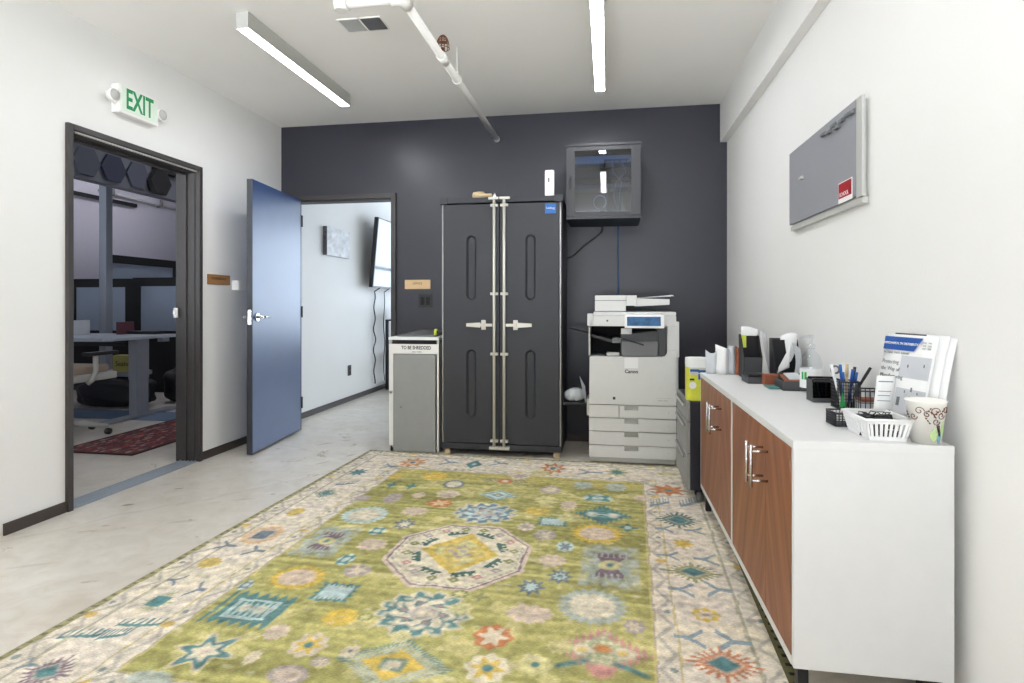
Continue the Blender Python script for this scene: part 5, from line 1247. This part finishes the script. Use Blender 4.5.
    # central octagon
    def poly_sd(poly, sc=1.):
        c = np.mean(poly, 0); d = np.full(u.shape, -9.)
        P_ = [((a-c[0])*sc+c[0], (b-c[1])*sc+c[1]) for a, b in poly]
        for (ax, ay), (bx, by) in zip(P_, P_[1:]+P_[:1]):
            n = np.array((-(by-ay), bx-ax)); n = n/np.hypot(*n); d = np.maximum(d, (uw-ax)*n[0]+(vw-ay)*n[1])
        return d
    o = poly_sd(OCT)
    put((o < .008)*1., 'pink'); put((o < -.008)*(o > -.017)*1., 'purple', .8); put((o < -.017)*1., 'cream')
    put((o < -.024)*(o > -.036)*(np.sin((u+v)*160) > .2), 'slate', .5)
    dia = [(-.205,-.085), (-.029, .122), (.152,-.09), (-.008,-.300)]
    q = poly_sd(dia); put((q < 0)*1., 'straw'); put((q < -.0)*(q > -.035)*1., 'yellow', .8); put((q < -.035)*(blot > .1)*1., 'ochre', .6); put((q < -.085)*(np.sin(u*110)*np.sin(v*100) > .1), 'mauve', .9)
    cx, cy = -.025, -.088
    for k in range(8):
        a = PI/8+k*PI/4; mx, my = cx+.185*math.cos(a), cy+.215*math.sin(a)
        t = (uw-mx)*-math.sin(a)+(vw-my)*math.cos(a); n = (uw-mx)*math.cos(a)+(vw-my)*math.sin(a)
        put((np.abs(t) < .05)*(n > -.016)*(n < .004+.020*(np.abs((t/.028) % 1-.5) > .22)), 'dkteal')
    for k in range(16):
        a = k*PI/8+.2; mx, my = cx+.238*math.cos(a), cy+.262*math.sin(a)
        d = np.abs(uw-mx)+np.abs(vw-my); put((d < .026)*1., ('olive', 'rose', 'mauve', 'olive')[k % 4]); put((d < .011)*1., 'cream', .8)
    for (k, cu, cv, su, sv, c) in MOTIFS: motif(k, cu, cv, su, sv, c.split())
    img = img*.88+L((208, 198, 164))*.12
    chip = np.clip(noise(2, 1)-1.5, 0, 1)[..., None]*.5; img = img*(1-chip)+L((214, 204, 176))*chip
    img *= (1+.10*fine+.03*blot+.05*streak)[..., None]
    return nx, ny, u, v, np.clip(img, 0, 1)
def build_rug():
    nx, ny, u, v, img = paint_rug()
    top = .0115+.0006*np.sin(u*700)*np.sin(v*500)
    co = np.stack([u, v, top], -1).reshape(-1, 3)
    me = bpy.data.meshes.new('pile')
    j, i = np.meshgrid(np.arange(ny-1), np.arange(nx-1), indexing='ij'); a = (j*nx+i).ravel()
    quads = np.stack([a, a+1, a+nx+1, a+nx], 1)
    # skirt down to the floor
    ring = np.concatenate([np.arange(nx), np.arange(1, ny)*nx+nx-1, (ny-1)*nx+np.arange(nx-2, -1, -1), np.arange(ny-2, 0, -1)*nx])
    low = co[ring].copy(); low[:, 2] = .0005; nb = len(co); m = len(ring); ids = np.arange(m)
    sk = np.stack([ring[ids], nb+ids, nb+(ids+1) % m, ring[(ids+1) % m]], 1)
    co = np.concatenate([co, low]); quads = np.concatenate([quads, sk])
    me.vertices.add(len(co)); me.vertices.foreach_set('co', co.astype(np.float32).ravel())
    me.loops.add(quads.size); me.loops.foreach_set('vertex_index', quads.astype(np.int32).ravel())
    me.polygons.add(len(quads)); me.polygons.foreach_set('loop_start', np.arange(0, quads.size, 4, dtype=np.int32))
    me.update(calc_edges=True); me.validate()
    at = me.color_attributes.new('weave', 'FLOAT_COLOR', 'POINT')
    rgba = np.ones((len(co), 4), np.float32); rgba[:nx*ny, :3] = img.reshape(-1, 3); rgba[nx*ny:, :3] = img.reshape(-1, 3)[ring]
    at.data.foreach_set('color', rgba.ravel())
    m_ = bpy.data.materials.new('rug_wool'); m_.use_nodes = True; nt = m_.node_tree; b = nt.nodes['Principled BSDF']
    b.inputs['Roughness'].default_value = .95; b.inputs['Specular IOR Level'].default_value = .15
    an = nt.nodes.new('ShaderNodeAttribute'); an.attribute_name = 'weave'
    n = nt.nodes.new('ShaderNodeTexNoise'); n.inputs['Scale'].default_value = 260; n.inputs['Detail'].default_value = 2
    tcn = nt.nodes.new('ShaderNodeTexCoord'); mp = nt.nodes.new('ShaderNodeMapping'); mp.inputs['Scale'].default_value = (.35, 1, 1)
    nt.links.new(tcn.outputs['Object'], mp.inputs[0]); nt.links.new(mp.outputs[0], n.inputs['Vector'])
    r = nt.nodes.new('ShaderNodeMapRange'); r.inputs['From Min'].default_value = .25; r.inputs['From Max'].default_value = .75; r.inputs['To Min'].default_value = .74; r.inputs['To Max'].default_value = 1.18
    nt.links.new(n.outputs['Fac'], r.inputs['Value'])
    mx = nt.nodes.new('ShaderNodeMixRGB'); mx.blend_type = 'MULTIPLY'; mx.inputs['Fac'].default_value = 1
    nt.links.new(an.outputs['Color'], mx.inputs[1]); nt.links.new(r.outputs[0], mx.inputs[2]); nt.links.new(mx.outputs[0], b.inputs['Base Color'])
    bp = nt.nodes.new('ShaderNodeBump'); bp.inputs['Strength'].default_value = .5; bp.inputs['Distance'].default_value = .003
    nt.links.new(n.outputs['Fac'], bp.inputs['Height']); nt.links.new(bp.outputs[0], b.inputs['Normal'])
    me.materials.append(m_)
    t = thing('area_rug', 'large green and cream rug with floral medallions on the concrete floor', 'rug', (-.62, 2.595, 0), math.radians(-2.1))
    o = bpy.data.objects.new('pile', me); COL.objects.link(o); o.parent = t
    sv_ = MB().box(RW-.048, RW+.004, -RL, RL, .001, .0135, .002).build('shaded_selvage', mat('olive_selvage_shade', (104, 100, 66), .95, var=.2, vscale=50, bump=.4, bscale=200), t, local=True)  # woven edge with the sideboard's shade painted into its colour
    sv_['label'] = 'olive woven edge with black ticks, darkened by painted sideboard shade'
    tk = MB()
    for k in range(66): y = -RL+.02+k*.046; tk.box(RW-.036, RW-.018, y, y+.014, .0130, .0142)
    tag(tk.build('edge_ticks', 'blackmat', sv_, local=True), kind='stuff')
    f = MB(); rn = random.Random(5)
    for k in range(240):
        x = -RW+.01+2*(RW-.01)*k/239
        f.tube([(x, RL-.004, .007), (x+rn.uniform(-.006, .006), RL+.012, .006), (x+rn.uniform(-.014, .014), RL+rn.uniform(.02, .032), .003)], .0022, 4)
    f.smooth = True
    tag(f.build('fringe', mat('rug_fringe', (214, 202, 172), .9), t, local=True), kind='stuff')
build_rug()
